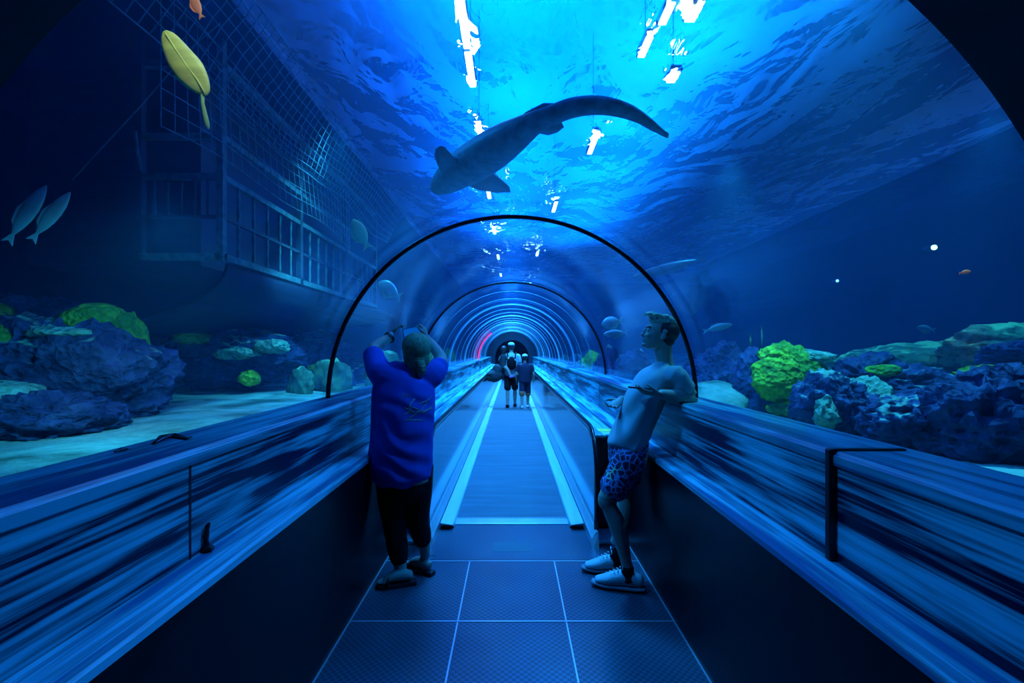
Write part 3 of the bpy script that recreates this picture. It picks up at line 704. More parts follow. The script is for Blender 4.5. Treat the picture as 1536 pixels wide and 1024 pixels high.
def bulb(px, py, Y, r_, m, label):
    c = at(px, py, Y); t_ = thing('underwater_lamp', label, 'lamp', c)
    obj('lens', ball(B(), c, r_), m, t_); obj('bracket', tube(B(), [c+V((0, r_*.5, 0)), c+V((0, r_*4, 0))], [r_*1.1, r_*1.1], seg=12), 'housing', t_)
bulb(1401, 371, 9.5, .05, 'lampgreen', 'small green-white lamp shining in the dark water at right')
bulb(1256, 421, 10.5, .03, 'lampsmall', 'tiny faint lamp in the dark water, left of the green-white lamp')
# pink light along the far left glass
pts = [V(((GR-.05)*math.cos(R(a)), 17.2, GZ+(GR-.05)*math.sin(R(a)))) for a in range(128, 184, 4)]
tag(obj('light_strip', tube(B(), pts, [(.03, .05)]*len(pts), seg=8, up=V((0, 1, 0))), 'lamppink'), 'curved pink light strip on the left glass far down the tunnel', 'light strip')
# ================================================================== PEOPLE
M['skin'] = mat('skin', (.50, .36, .30), .5, 0, .12, 12, spec=.3)
M['hairblond'] = mat('dark_blond_hair', (.42, .38, .20), .6, 0, .5, 60, bump=.6, bscale=120)
M['hairdark'] = mat('dark_hair', (.02, .018, .02), .5, 0, .4, 60, bump=.5, bscale=120)
M['hairtip'] = mat('lit_fringe', (.85, .80, .55), .6, 0, .4, 70, bump=.6, bscale=120)  # top light painted into the hair colour
M['blueshirt'] = mat('royal_blue_cotton', (.03, .10, .55), .85, 0, .15, 5, bump=.15, bscale=300, spec=.15)
M['greyshirt'] = mat('pale_grey_cotton', (.42, .46, .48), .85, 0, .12, 5, bump=.15, bscale=300, spec=.15)
M['blackcloth'] = mat('black_cloth', (.007, .007, .010), .8, 0, .3, 9, spec=.2)
M['sandal'] = mat('dark_sandal', (.02, .02, .025), .6)
M['whiteshoe'] = mat('white_mesh_shoe', (.62, .66, .66), .65, 0, .15, 14, bump=.3, bscale=160)
M['shoesole'] = mat('grey_shoe_sole', (.28, .30, .34), .6)
M['phone'] = mat('phone_body', (.02, .03, .06), .25)
M['screen'] = emit('phone_screen', (.0, .16, .9), .5)
M['eye'] = mat('eye_white', (.75, .75, .75), .25)
M['strapblack'] = M['rubber']
def m_shorts():
    t = NT('patterned_shorts'); co = t.coords()
    vo = t.n('TexVoronoi', Vector=co, Scale=26, _feature='DISTANCE_TO_EDGE')
    nz = t.n('TexNoise', Vector=co, Scale=9, Detail=3)
    c = t.ramp(vo.outputs[0], [(.0, (.18, .36, .62)), (.07, (.10, .22, .5)), (.14, (.006, .012, .05))])
    y = t.ramp(nz.outputs[0], [(.56, (0, 0, 0)), (.6, (1, 1, 1))])
    e = t.ramp(vo.outputs[0], [(.03, (1, 1, 1)), (.07, (0, 0, 0))])
    m1 = t.n('MixRGB', _blend_type='MULTIPLY', Fac=1, Color1=y, Color2=e)
    mx = t.n('MixRGB', Fac=m1.outputs[0], Color1=c, Color2=(.75, .8, .15, 1))
    p = t.n('BsdfPrincipled', Base__Color=mx.outputs[0], Roughness=.8); t.link(p.outputs[0], t.out.inputs[0]); return t.m
M['shorts'] = m_shorts()

def limb(bm, pts, rad, seg=14, up=V((0, 0, 1)), n=3):
    q = [(*p, *(r if isinstance(r, tuple) else (r, r))) for p, r in zip(pts, rad)]
    sp_ = smoothpath(q, n)
    return tube(bm, [V(a[:3]) for a in sp_], [(a[3], a[4]) for a in sp_], seg=seg, up=up)
def hand(bm, wrist, f, pn, L=.185, curl=(25, 30, 25), thumb_side=1, spread=1.0, thumb_curl=.35):
    """palm and five fingers: f = the way the fingers point, pn = the way the palm faces."""
    f = V(f).normalized(); pn = V(pn); pn = (pn-f*pn.dot(f)).normalized(); t_ = f.cross(pn)*thumb_side
    s = L/.185; w_ = V(wrist)
    palm = [w_-f*.02*s, w_+f*.02*s, w_+f*.06*s, w_+f*.092*s]
    tube(bm, palm, [(.024*s, .018*s), (.031*s, .016*s), (.039*s, .0145*s), (.038*s, .011*s)], seg=14, up=pn)
    for i, (o, l) in enumerate(((.030, .072), (.010, .082), (-.010, .076), (-.029, .058))):
        b0 = w_+f*(.086-.004*abs(i-1))*s+t_*o*s; d = (f+t_*o*2.2*spread).normalized(); p = b0; pts = [p-d*.02*s, p]; a = 0
        for k, fr in enumerate((.45, .32, .23)):
            a += curl[k]; dd = d*math.cos(R(a))+pn*math.sin(R(a)); p = p+dd*l*fr*s; pts.append(p)
        tube(bm, pts, [.0085*s, .0088*s, .0082*s, .0075*s, .0062*s], seg=8)
    b0 = w_+f*.025*s+t_*.022*s
    d1 = (f*.62+t_*.75+pn*.15).normalized(); d2 = (f*.85+t_*.25+pn*thumb_curl).normalized(); d3 = (f*.9+pn*(thumb_curl+.1)).normalized()
    tube(bm, [b0, b0+d1*.038*s, b0+d1*.038*s+d2*.03*s, b0+d1*.038*s+d2*.03*s+d3*.024*s], [.014*s, .011*s, .0095*s, .007*s], seg=10)
def head(bm, c, face, h=.225, tilt=0, roll=0):
    """skull, jaw, nose, brow, lips, ears; c = centre of the head, face = heading it looks at."""
    fx = V(face).normalized(); s, u = frame_for(fx); M3 = Matrix((s, fx, u)).transposed()     # x right, y forward, z up
    k = h/.225; C = V(c)
    def pt(x, y, z): return C+M3 @ V((x, y, z))*k
    def el(x, y, z, r, sub=3): ball(bm, pt(x, y, z), tuple(a*k for a in r), M3, sub)
    el(0, -.018, .028, (.076, .094, .086)); el(0, .030, -.022, (.060, .062, .085)); el(0, .045, -.080, (.036, .036, .030))
    el(0, .010, -.060, (.056, .060, .045))
    tube(bm, [pt(0, .082, .025), pt(0, .098, -.002), pt(0, .108, -.022), pt(0, .092, -.032)], [.009*k, .011*k, .014*k, .010*k], seg=10)
    el(0, .078, .034, (.048, .018, .012)); el(.022, .082, -.026, (.009, .012, .008)); el(-.022, .082, -.026, (.009, .012, .008))
    el(0, .086, -.050, (.024, .011, .007)); el(0, .083, -.062, (.021, .011, .008)); el(0, .080, -.086, (.018, .014, .014))
    el(.036, .058, -.02, (.022, .026, .022)); el(-.036, .058, -.02, (.022, .026, .022))
    for sx in (-1, 1):
        tube(bm, [pt(sx*.072, -.012, -.030), pt(sx*.080, -.022, -.004), pt(sx*.082, -.026, .016), pt(sx*.078, -.012, .026)], [(.008*k, .012*k), (.010*k, .018*k), (.010*k, .018*k), (.007*k, .010*k)], seg=8)
    return pt, M3, k
def eyes(parent, pt, k):
    for sx in (-1, 1):
        bm = ball(B(), pt(sx*.031, .076, .012), .0125*k, sub=2); e = obj('eye', bm, 'eye', parent)
        ball_ = ball(B(), pt(sx*.031, .086, .012), .0055*k, sub=2); obj('iris', ball_, 'hairdark', e)
def body_obj(bm, voxel, parent, m='skin', name='body', smooth=2):
    return obj(name, remesh(bm, voxel, smooth), m, parent)

# ------------------------------------------------------------------ the man holding up a phone (left)
YM = 3.12
def pm(px, py, dy=0): p = at(px, py, YM); return V((p.x, YM+dy, p.z))
man = thing('person', 'person in royal blue T-shirt and black trousers holding up a phone, seen from behind', 'person', (-.72, YM, 0))
fwd = V((-.42, .9, 0)).normalized(); rgt = V((.9, .42, 0)).normalized()
neck = pm(617, 558, .0); hc = pm(622, 527, .03)
ls, rs = pm(572, 556, -.02), pm(646, 560, .05)
le, re_ = pm(548, 524, .17), pm(656, 541, .20)
lw, rw = pm(566, 502, .36), pm(622, 503, .40)
bm = B()
pt, M3, k = head(bm, hc, V((-.35, .9, .22)), .225)
limb(bm, [neck+V((0, 0, -.06)), neck, hc+V((0, -.015, -.05))], [.066, .056, .055])
limb(bm, [pm(607, 720), pm(606, 680), pm(606, 640), pm(607, 590), pm(610, 566)], [(.17, .13), (.17, .14), (.175, .14), (.17, .12), (.10, .08)], seg=20, up=V((0, 1, 0)))
limb(bm, [ls+V((.05, 0, -.03)), ls, (ls+le)/2, le, (le*.55+lw*.45)+V((-.008, 0, .0)), lw], [.06, .062, .055, .044, .040, .027])
limb(bm, [rs+V((-.05, 0, -.03)), rs, (rs+re_)/2, re_, (re_*.55+rw*.45)+V((.008, 0, .0)), rw], [.06, .062, .055, .044, .040, .027])
hand(bm, lw, V((.22, .35, .75)), V((.8, .35, -.3)), .17, curl=(35, 40, 30), thumb_side=-1)
hand(bm, rw, V((-.18, .30, .75)), V((-.85, .35, -.3)), .17, curl=(35, 40, 30), thumb_side=1)
# legs and bare feet
hipL, hipR = pm(585, 708), pm(626, 706, .02)
kneeL, kneeR = pm(592, 790, -.0), pm(624, 785, .07)
ankL, ankR = pm(603, 858, -.02), pm(632, 838, .13)
for hp, kn, an in ((hipL, kneeL, ankL), (hipR, kneeR, ankR)):
    limb(bm, [hp, (hp+kn)/2, kn, kn*.6+an*.4, an, V((an.x, an.y, .05))], [.09, .078, .055, .056, .036, .036])
def foot(bm, heel, d, L=.25, h=.03, w_=.044):
    d = V(d).normalized(); h_ = V(heel)
    limb(bm, [h_+V((0, 0, .05)), h_+d*.07+V((0, 0, .058)), h_+d*.14+V((0, 0, .042)), h_+d*L*.82+V((0, 0, .026)), h_+d*L+V((0, 0, .022))], [(.034, .032), (.038, .038), (w_, .028), (w_*1.05, .016), (w_*.6, .010)], seg=12)
dl = V((-.85, -.18, 0)); dr = V((-.55, .35, 0))
fl = V((ankL.x+.062, ankL.y-.01, .012)); fr = V((ankR.x+.03, ankR.y-.02, .012))
foot(bm, fl, dl, .205, w_=.038); foot(bm, fr, dr, .205, w_=.038)
body_obj(bm, .0055, man)
# hair: dark blond, gathered low at the nape
bm = B()
ball(bm, pt(0, -.030, .040), (.098*k, .108*k, .096*k), M3, 4); ball(bm, pt(0, -.066, -.030), (.086*k, .062*k, .085*k), M3, 4)
for sx in (-1, 1): ball(bm, pt(sx*.062, -.02, -.02), (.022*k, .05*k, .06*k), M3, 3)
limb(bm, [pt(.01, -.105, -.045), pt(.018, -.125, -.075), pt(.020, -.120, -.115), pt(.024, -.112, -.15)], [.030, .034, .028, .010])
obj('hair', remesh(bm, .006, 2), 'hairblond', man)
eyes(man, pt, k)
# shirt
bm = B()
limb(bm, [pm(600, 712, 0), pm(601, 690, 0), pm(603, 650, 0), pm(605, 610, 0), pm(606, 580, 0), pm(609, 562, .01), pm(613, 556, .01)],
     [(.208, .168), (.215, .175), (.208, .172), (.212, .165), (.205, .14), (.16, .105), (.085, .080)], seg=28, up=V((0, 1, 0)), n=4)
limb(bm, [ls+V((.07, 0, -.05)), ls+V((0, 0, -.012)), ls*.5+le*.5+V((-.005, 0, -.02)), le*.9+ls*.1+V((0, -.02, -.012))], [.10, .088, .078, .070], n=4)
limb(bm, [rs+V((-.07, 0, -.05)), rs+V((0, 0, -.012)), rs*.5+re_*.5+V((0, 0, -.02)), re_*.85+rs*.15+V((0, -.02, -.012))], [.10, .085, .075, .066], n=4)
bm = remesh(bm, .011, 3)
for v in bm.verts:                                     # folds that run down from the right shoulder blade to the left hip
    p = v.co; f_ = max(0, min(1, (1.36-p.z)/.25))*max(0, min(1, (p.x+.98)/.2))
    q = p.x*1.0+p.z*1.55
    v.co += V((0, 1, 0))*(.0075*f_*math.sin(q*30+3.5*noise.noise(p*5))+.007*noise.noise(p*9))
shirt = obj('shirt', bm, 'blueshirt', man)
# the printed design on the back: a pale plant-like motif and small chest lettering-like marks
M['printpale'] = mat('faded_print', (.26, .42, .46), .85)
def on_back(px, py):
    """project a picture point onto the back of the shirt mesh."""
    o_ = V((0, 0, CH)); d = at(px, py, 1)-o_
    mw = shirt.matrix_world if False else Matrix.Translation(shirt.location)
    hit, loc, nor, _ = shirt.ray_cast(mw.inverted() @ o_, d.normalized())
    return (mw @ loc, nor) if hit else (None, None)
bpy.context.view_layer.update()
bm = B(); rp = random.Random(4)
def stroke(pts, w_):
    Q = []
    for x, y in pts:
        a, nn = on_back(x, y)
        if a is not None: Q.append(a+nn*.0015)
    if len(Q) > 1: tube(bm, Q, [(w_, .0016)]*len(Q), seg=6, up=V((0, 1, 0)) if True else None)
for x0, y0, x1, y1, bend in ((612, 628, 640, 600, 6), (616, 620, 622, 598, -5), (622, 618, 648, 612, 5), (608, 612, 620, 624, 6), (628, 606, 646, 594, 4), (606, 622, 616, 612, 3), (632, 620, 648, 603, 5), (614, 606, 628, 614, -4)):
    stroke([(x0+(x1-x0)*t_/8+bend*math.sin(math.pi*t_/8), y0+(y1-y0)*t_/8) for t_ in range(9)], .0045)
stroke([(606+4*i, 630+.4*math.sin(i*2)) for i in range(8)], .004)
for x in (604, 607, 610, 614): stroke([(x, 590), (x, 593), (x+1, 596)], .002)
obj('shirt_print', bm, 'printpale', shirt)
# trousers
bm = B()
limb(bm, [pm(605, 690, .01), pm(604, 715, .01), pm(604, 738, .01)], [(.17, .13), (.18, .14), (.165, .135)], seg=20, up=V((0, 1, 0)))
for hp, kn, an in ((hipL, kneeL, ankL), (hipR, kneeR, ankR)):
    limb(bm, [hp+V((0, 0, .03)), (hp+kn)/2, kn, kn*.55+an*.45, kn*.25+an*.75+V((0, 0, .01))], [.105, .095, .074, .070, .056])
obj('trousers', remesh(bm, .009, 3), 'blackcloth', man)
for h_, d in ((fl, dl), (fr, dr)):
    d = d.normalized(); bm = B(); s_ = V((-d.y, d.x, 0))
    out = [(a*.84, b_*.88) for a, b_ in [(-.045, -.03), (-.05, .03), (.05, .043), (.15, .055), (.23, .048), (.265, .01), (.25, -.04), (.15, -.05), (.05, -.04)]]
    A = [bm.verts.new(h_+d*a+s_*b_+V((0, 0, -.010))) for a, b_ in out]; C = [bm.verts.new(h_+d*a+s_*b_+V((0, 0, .014))) for a, b_ in out]
    for i in range(9): bm.faces.new((A[i], A[(i+1) % 9], C[(i+1) % 9], C[i]))
    bm.faces.new(A[::-1]); bm.faces.new(C)
    sd = obj('sandal', bm, 'sandal', man, smooth=False)
    bm = tube(B(), [h_+d*.14+s_*.044+V((0, 0, .01)), h_+d*.138+s_*.030+V((0, 0, .046)), h_+d*.138-s_*.026+V((0, 0, .046)), h_+d*.14-s_*.042+V((0, 0, .01))], [(.022, .005)]*4, seg=8, up=d)
    obj('sandal_strap', bm, 'sandal', sd)
# watch on the left wrist
d = (lw-le).normalized(); wc = lw-d*.025
s_, u_ = frame_for(d); bm = tube(B(), [wc+s_*.034*math.cos(a)+u_*.034*math.sin(a) for a in [2*math.pi*i/20 for i in range(20)]], [(.011, .003)]*20, seg=6, closed=True, up=d)
wt = obj('watch', bm, 'rubber', man)
cdir = V((.2, -.9, .25)).normalized(); cdir = (cdir-d*cdir.dot(d)).normalized()
bm = tube(B(), [wc+cdir*.030, wc+cdir*.042], [.019, .018], seg=16); obj('watch_face', bm, mat('watch_face', (.7, .78, .75), .3), wt)
# the phone held up
def slab(c, wx, hz, th, nrm, upv):
    n_ = V(nrm).normalized(); r_ = V(upv).cross(n_).normalized(); u2 = n_.cross(r_).normalized(); M_ = Matrix((r_, n_, u2)).transposed().to_4x4()
    bm = B(); box(bm, (-wx/2, -th/2, -hz/2), (wx/2, th/2, hz/2), .004); bmesh.ops.transform(bm, matrix=Matrix.Translation(V(c)) @ M_, verts=bm.verts[:]); return bm, Matrix.Translation(V(c)) @ M_
pc = pm(598, 494, .46)
bm, mt_ = slab(pc, .155, .078, .009, V((.18, -.95, -.12)), V((-.2, 0, 1)))
ph = tag(obj('phone', bm, 'phone', centre=True, smooth=False), 'phone with a lit blue screen held up by the person in the royal blue T-shirt', 'phone')
bm = B(); box(bm, (-.072, .0046, -.035), (.072, .0056, .035)); bmesh.ops.transform(bm, matrix=mt_, verts=bm.verts[:])
obj('screen', bm, 'screen', ph, smooth=False)

# ------------------------------------------------------------------ the boy leaning on the right rail
YBOY = 3.12
def pb(px, py, dy=0): p = at(px, py, YBOY); return V((p.x, YBOY+dy, p.z))
boy = thing('person', 'person in grey T-shirt and patterned shorts leaning on the right rail, looking up', 'person', (.72, YBOY, 0))
hc = pb(990, 501, .02)
bm = B()
pt, M3, k = head(bm, hc, V((-.93, .12, .20)), .232)
neck = pb(998, 541, .02)
limb(bm, [neck+V((.01, 0, -.07)), neck, hc+V((.022, 0, -.06))], [.062, .056, .058])
limb(bm, [pb(938, 690), pb(948, 655), pb(965, 615), pb(982, 575), pb(993, 556)], [(.115, .15), (.105, .14), (.105, .15), (.10, .16), (.06, .09)], seg=20, up=V((0, 1, 0)))
sL, sR = pb(1003, 561, -.15), pb(992, 564, .17)
eL, eR = V((1.135, 2.97, RZ+.048)), pb(985, 617, .30)
wL, wR = pb(974, 586, -.24), pb(934, 600, .04)
eL = pb(1026, 594, -.13); eL.z = max(eL.z, RZ+.02)
limb(bm, [sL+V((-.01, .04, -.02)), sL, sL*.5+eL*.5, eL, eL*.55+wL*.45, wL], [.055, .056, .048, .044, .044, .030])
limb(bm, [sR+V((-.01, -.04, -.02)), sR, sR*.5+eR*.5, eR, eR*.55+wR*.45, wR], [.055, .055, .046, .040, .037, .026])
hand(bm, wL, V((-.97, .12, .12)), V((.1, .35, .95)), .185, curl=(12, 18, 14), thumb_side=-1, thumb_curl=.5)
hand(bm, wR, V((-.72, -.5, -.45)), V((.35, -.1, .9)), .18, curl=(22, 26, 22), thumb_side=1)
hipL, hipR = pb(940, 688, -.09), pb(944, 688, .09)
kneeL, kneeR = pb(906, 742, -.10), pb(948, 744, .16)
ankL, ankR = pb(936, 838, -.10), pb(930, 825, .13)
for hp, kn, an in ((hipL, kneeL, ankL), (hipR, kneeR, ankR)):
    limb(bm, [hp, (hp+kn)/2, kn+V((-.004, 0, .01)), kn*.88+an*.12, kn*.6+an*.4+V((.016, 0, 0)), an*.9+kn*.1, an], [.088, .075, .055, .050, .056, .036, .036])
for kn in (kneeL, kneeR): ball(bm, kn+V((-.004, 0, -.005)), (.056, .052, .066))
hL = V((ankL.x+.045, ankL.y-.01, .03)); hR = V((ankR.x+.045, ankR.y, .03))
dL = V((-.96, .28, 0)); dR = V((-.98, .12, 0))
foot(bm, hL, dL, .24); foot(bm, hR, dR, .24)
body_obj(bm, .0052, boy)
eyes(boy, pt, k)
# hair: dark sides cropped short, longer top swept over the brow, coloured pale for light from above
bm = B(); ball(bm, pt(0, -.034, .030), (.082*k, .090*k, .084*k), M3, 4); ball(bm, pt(0, -.058, -.028), (.064*k, .048*k, .05*k), M3, 3)
obj('hair', remesh(bm, .006, 2), 'hairdark', boy)
bm = B(); ball(bm, pt(0, -.005, .084), (.070*k, .092*k, .040*k), M3, 4)
rh = random.Random(5)
for i in range(46):
    a = rh.uniform(-1, 1)*.062; y = rh.uniform(-.08, .07)
    p0 = pt(a, y, .10); p1 = pt(a*1.08, y+.03, .118+rh.uniform(0, .012)); p2 = pt(a*1.1, y+.06, .104+rh.uniform(-.01, .012))
    tube(bm, [p0, p1, p2], [.011, .009, .003], seg=6)
hr = obj('hair_top', remesh(bm, .0055, 1), 'hairtip', boy)
# shirt
bm = B()
limb(bm, [pb(940, 667), pb(943, 655), pb(952, 632), pb(966, 600), pb(979, 574), pb(989, 560), pb(996, 551, .01)], [(.130, .172), (.128, .168), (.118, .162), (.120, .165), (.112, .168), (.082, .135), (.060, .066)], seg=26, up=V((0, 1, 0)), n=4)
limb(bm, [sL+V((-.02, .07, -.03)), sL, sL*.55+eL*.45, sL*.40+eL*.60], [.075, .066, .064, .066], n=4)
limb(bm, [sR+V((-.02, -.07, -.03)), sR, sR*.55+eR*.45, sR*.40+eR*.60], [.075, .066, .064, .066], n=4)
bm = remesh(bm, .010, 3)
for v in bm.verts:
    p = v.co; f_ = max(0, min(1, (1.42-p.z)/.2)); q = p.x*1.3-p.z*.9
    v.co += V((-1, -.6, 0))*(.007*f_*math.sin(q*38+3*noise.noise(p*4))+.005*noise.noise(p*10))
obj('shirt', bm, 'greyshirt', boy)
# shorts
bm = B()
limb(bm, [pb(944, 655), pb(942, 675), pb(940, 694)], [(.125, .16), (.13, .165), (.12, .155)], seg=22, up=V((0, 1, 0)))
for hp, kn in ((hipL, kneeL), (hipR, kneeR)):
    limb(bm, [hp+V((0, 0, .03)), hp*.6+kn*.4, hp*.25+kn*.75], [.112, .104, .098])
obj('shorts', remesh(bm, .010, 2), 'shorts', boy)
# socks and shoes
for h_, d, an in ((hL, dL, ankL), (hR, dR, ankR)):
    d = d.normalized(); s_ = V((-d.y, d.x, 0))
    bm = limb(B(), [V((an.x+.004, an.y, .07)), V((an.x, an.y, .10)), V((an.x-.003, an.y, .145))], [.048, .042, .042]); obj('sock', bm, 'blackcloth', boy)
    bm = B(); z0 = V((0, 0, -.03))
    limb(bm, [h_-d*.035+V((0, 0, .035)), h_+d*.03+V((0, 0, .045)), h_+d*.10+V((0, 0, .042)), h_+d*.18+V((0, 0, .022)), h_+d*.245+V((0, 0, .010))], [(.036, .044), (.042, .052), (.047, .048), (.050, .034), (.036, .022)], seg=16, n=4)
    up_ = obj('shoe', remesh(bm, .006, 2), 'whiteshoe', boy)
    bm = B(); limb(bm, [h_-d*.06+V((0, 0, -.008)), h_+d*.0+V((0, 0, -.012)), h_+d*.10+V((0, 0, -.012)), h_+d*.2+V((0, 0, -.012)), h_+d*.275+V((0, 0, -.004))], [(.034, .016), (.044, .018), (.046, .018), (.052, .017), (.030, .014)], seg=14, n=3)
    obj('sole', bm, 'shoesole', up_)
    bm = B()
    for i in range(5):
        q = h_+d*(.085+.022*i)+V((0, 0, .106-.012*i)); tube(bm, [q+s_*.026+V((0, 0, -.006)), q+V((0, 0, .004)), q-s_*.026+d*.012+V((0, 0, -.006))], .0038, seg=6)
    q = h_+d*.075+V((0, 0, .116)); tube(bm, [q, q+s_*.03+V((0, 0, .02)), q+s_*.045+V((0, 0, -.005))], .003, seg=6); tube(bm, [q, q-s_*.03+V((0, 0, .02)), q-s_*.045+V((0, 0, -.005))], .003, seg=6)
    obj('shoelace', bm, mat('shoelace', (.7, .75, .75), .7), up_)
pc = wL+V((-.115, .03, .034))
bm, mt_ = slab(pc, .155, .075, .009, V((.10, .10, .97)), V((.3, .9, 0)))
tag(obj('phone', bm, 'phone', centre=True, smooth=False), 'dark phone lying in the hand of the person leaning on the right rail', 'phone')

# ------------------------------------------------------------------ the group on the walkway
M['navycloth'] = mat('navy_cloth', (.012, .016, .05), .85); M['paleshirt'] = mat('pale_cyan_shirt', (.45, .62, .66), .85)
M['whitecap'] = mat('white_cap', (.75, .78, .8), .7); M['orangecloth'] = mat('orange_knee_band', (.85, .20, .10), .8)
M['pinkshoe'] = mat('pink_shoe', (.85, .22, .75), .6); M['greycloth'] = mat('grey_green_cloth', (.03, .05, .06), .85)
YG = 12.7
def walker(label, x, y, H, shirt, shortm, hair, shoe, hat=None, sleeves=True, arms=None, wide=1.0, step=.12):
    t_ = thing('person', label, 'person', (x, y, 0)); k = H/1.75
    z = lambda a: a*k+.006
    hc_ = V((x, y+.02, z(1.635))); bm = B(); p_, M3_, kk = head(bm, hc_, V((0, 1, -.05)), .225*k)
    limb(bm, [V((x, y, z(1.40))), V((x, y, z(1.48))), V((x, y+.01, z(1.57)))], [.06*k, .055*k, .055*k])
    limb(bm, [V((x, y, z(.9))), V((x, y, z(1.1))), V((x, y, z(1.3))), V((x, y, z(1.42)))], [(.15*k, .11*k), (.14*k, .10*k), (.16*k, .11*k), (.10*k, .08*k)], up=V((0, 1, 0)))
    feet = []
    for s_, dy in ((-1, -step), (1, step)):
        hp = V((x+s_*.09*k, y, z(.88))); kn = V((x+s_*.10*k, y+dy*.5, z(.48))); an = V((x+s_*.10*k, y+dy, z(.09)))
        limb(bm, [hp, (hp+kn)/2, kn, kn*.6+an*.4, an, V((an.x, an.y, z(.04)))], [.085*k, .075*k, .052*k, .055*k, .036*k, .034*k]); feet.append(V((an.x, an.y-.05, .03)))
        foot(bm, V((an.x, an.y-.03, .008)), V((s_*.15, 1, 0)), .22*k, w_=.04)
    A = arms or [[(-.19, 0, 1.38), (-.25, -.02, 1.10), (-.24, .10, .86)], [(.19, 0, 1.38), (.25, -.02, 1.10), (.24, .10, .86)]]
    for i, a in enumerate(A):
        q = [V((x+a_[0]*k*wide, y+a_[1]*k, z(a_[2]))) for a_ in a]
        limb(bm, [q[0], (q[0]+q[1])/2, q[1], (q[1]+q[2])/2, q[2]], [.05*k, .045*k, .038*k, .035*k, .026*k])
        hand(bm, q[2], (q[2]-q[1]).normalized(), V((1 if i == 0 else -1, 0, 0)), .17*k, thumb_side=1 if i == 0 else -1)
    body_obj(bm, .010, t_, smooth=1)
    bm = B(); limb(bm, [V((x, y, z(.86))), V((x, y, z(1.0))), V((x, y, z(1.2))), V((x, y, z(1.38))), V((x, y, z(1.46)))], [(.185*k*wide, .145*k), (.18*k*wide, .14*k), (.185*k*wide, .135*k), (.17*k*wide, .12*k), (.08*k, .075*k)], seg=20, up=V((0, 1, 0)))
    for a in A:
        q = [V((x+a_[0]*k*wide, y+a_[1]*k, z(a_[2]))) for a_ in a]
        limb(bm, [q[0]*.8+V((x, y, z(1.38)))*.2, q[0], q[0]*.4+q[1]*.6], [.07*k, .07*k, .062*k])
    obj('shirt', remesh(bm, .014, 2), shirt, t_)
    bm = B(); limb(bm, [V((x, y, z(.98))), V((x, y, z(.86)))], [(.17*k, .135*k), (.165*k, .135*k)], up=V((0, 1, 0)), seg=18)
    for s_, dy in ((-1, -step), (1, step)): limb(bm, [V((x+s_*.085*k, y, z(.88))), V((x+s_*.095*k, y+dy*.3, z(.68))), V((x+s_*.10*k, y+dy*.46, z(.50)))], [.105*k, .10*k, .092*k])
    obj('shorts', remesh(bm, .014, 2), shortm, t_)
    bm = B(); ball(bm, p_(0, -.025, .035), (.086*kk, .098*kk, .088*kk), M3_, 3); ball(bm, p_(0, -.06, -.02), (.07*kk, .05*kk, .06*kk), M3_, 3); obj('hair', remesh(bm, .01, 1), hair, t_)
    if hat:
        bm = B(); ball(bm, p_(0, -.015, .065), (.094*kk, .108*kk, .072*kk), M3_, 3); tube(bm, [p_(0, .07, .055), p_(0, .12, .05), p_(0, .17, .035)], [(.07*kk, .012), (.07*kk, .010), (.05*kk, .008)], seg=12); obj('cap', bm, hat, t_)
    for i, f_ in enumerate(feet):
        bm = limb(B(), [f_+V((0, -.03, .014)), f_+V((0, .08, .016)), f_+V((0, .20*k, .002))], [(.046*k, .044*k), (.05*k, .042*k), (.04*k, .026*k)]); obj('shoe', bm, shoe, t_)
    return t_, k, z
xg = at(768, 0, YG).x
adult, ka, za = walker('person in a pale shirt, dark backpack and cap carrying a child down the walkway', -.02, YG, 1.74, 'paleshirt', 'blackcloth', 'hairdark', 'blackcloth', hat='paleshirt',
                       arms=[[(-.19, 0, 1.38), (-.30, .08, 1.13), (-.14, .28, 1.10)], [(.19, 0, 1.38), (.27, .0, 1.12), (.22, .16, .95)]])
bm = B(); ball(bm, (-.01, YG-.17, za(1.20)), (.125, .075, .18), None, 4); bm = remesh(bm, .012, 2); bp = tag(obj('backpack', bm, 'blackcloth', centre=True), 'dark backpack worn by the person in the pale shirt on the walkway', 'backpack')
for s_ in (-1, 1):
    obj('strap', tube(B(), [(s_*.09-.01, YG-.14, za(1.33)), (s_*.11-.01, YG-.10, za(1.46)), (s_*.12-.01, YG+.02, za(1.49)), (s_*.12-.01, YG+.12, za(1.42))], [(.018, .005)]*4, seg=8), 'blackcloth', bp)
# toddler on the left arm
tx, ty, tz = -.235, YG-.02, 1.06
tod = thing('person', 'small child with dark hair and pink shoes carried on the left arm on the walkway', 'person', (tx, ty, tz))
bm = B(); hc_ = V((tx+.02, ty+.0, tz+.50)); p_, M3_, kk = head(bm, hc_, V((.3, 1, 0)), .19)
limb(bm, [V((tx, ty, tz+.02)), V((tx, ty, tz+.18)), V((tx+.01, ty, tz+.32)), V((tx+.015, ty, tz+.42))], [(.085, .08), (.085, .075), (.085, .07), (.045, .045)], up=V((0, 1, 0)))
limb(bm, [V((tx+.03, ty-.03, tz+.03)), V((tx+.10, ty-.14, tz-.0)), V((tx+.15, ty-.17, tz-.10)), V((tx+.19, ty-.18, tz-.20))], [.055, .048, .040, .030])
limb(bm, [V((tx-.03, ty-.02, tz+.03)), V((tx-.10, ty-.02, tz-.06)), V((tx-.11, ty-.02, tz-.22))], [.055, .045, .030])
limb(bm, [V((tx+.07, ty-.03, tz+.30)), V((tx+.15, ty-.15, tz+.26)), V((tx+.27, ty-.19, tz+.22))], [.038, .032, .022]); hand(bm, V((tx+.27, ty-.19, tz+.22)), V((1, .1, -.1)), V((0, 1, 0)), .11)
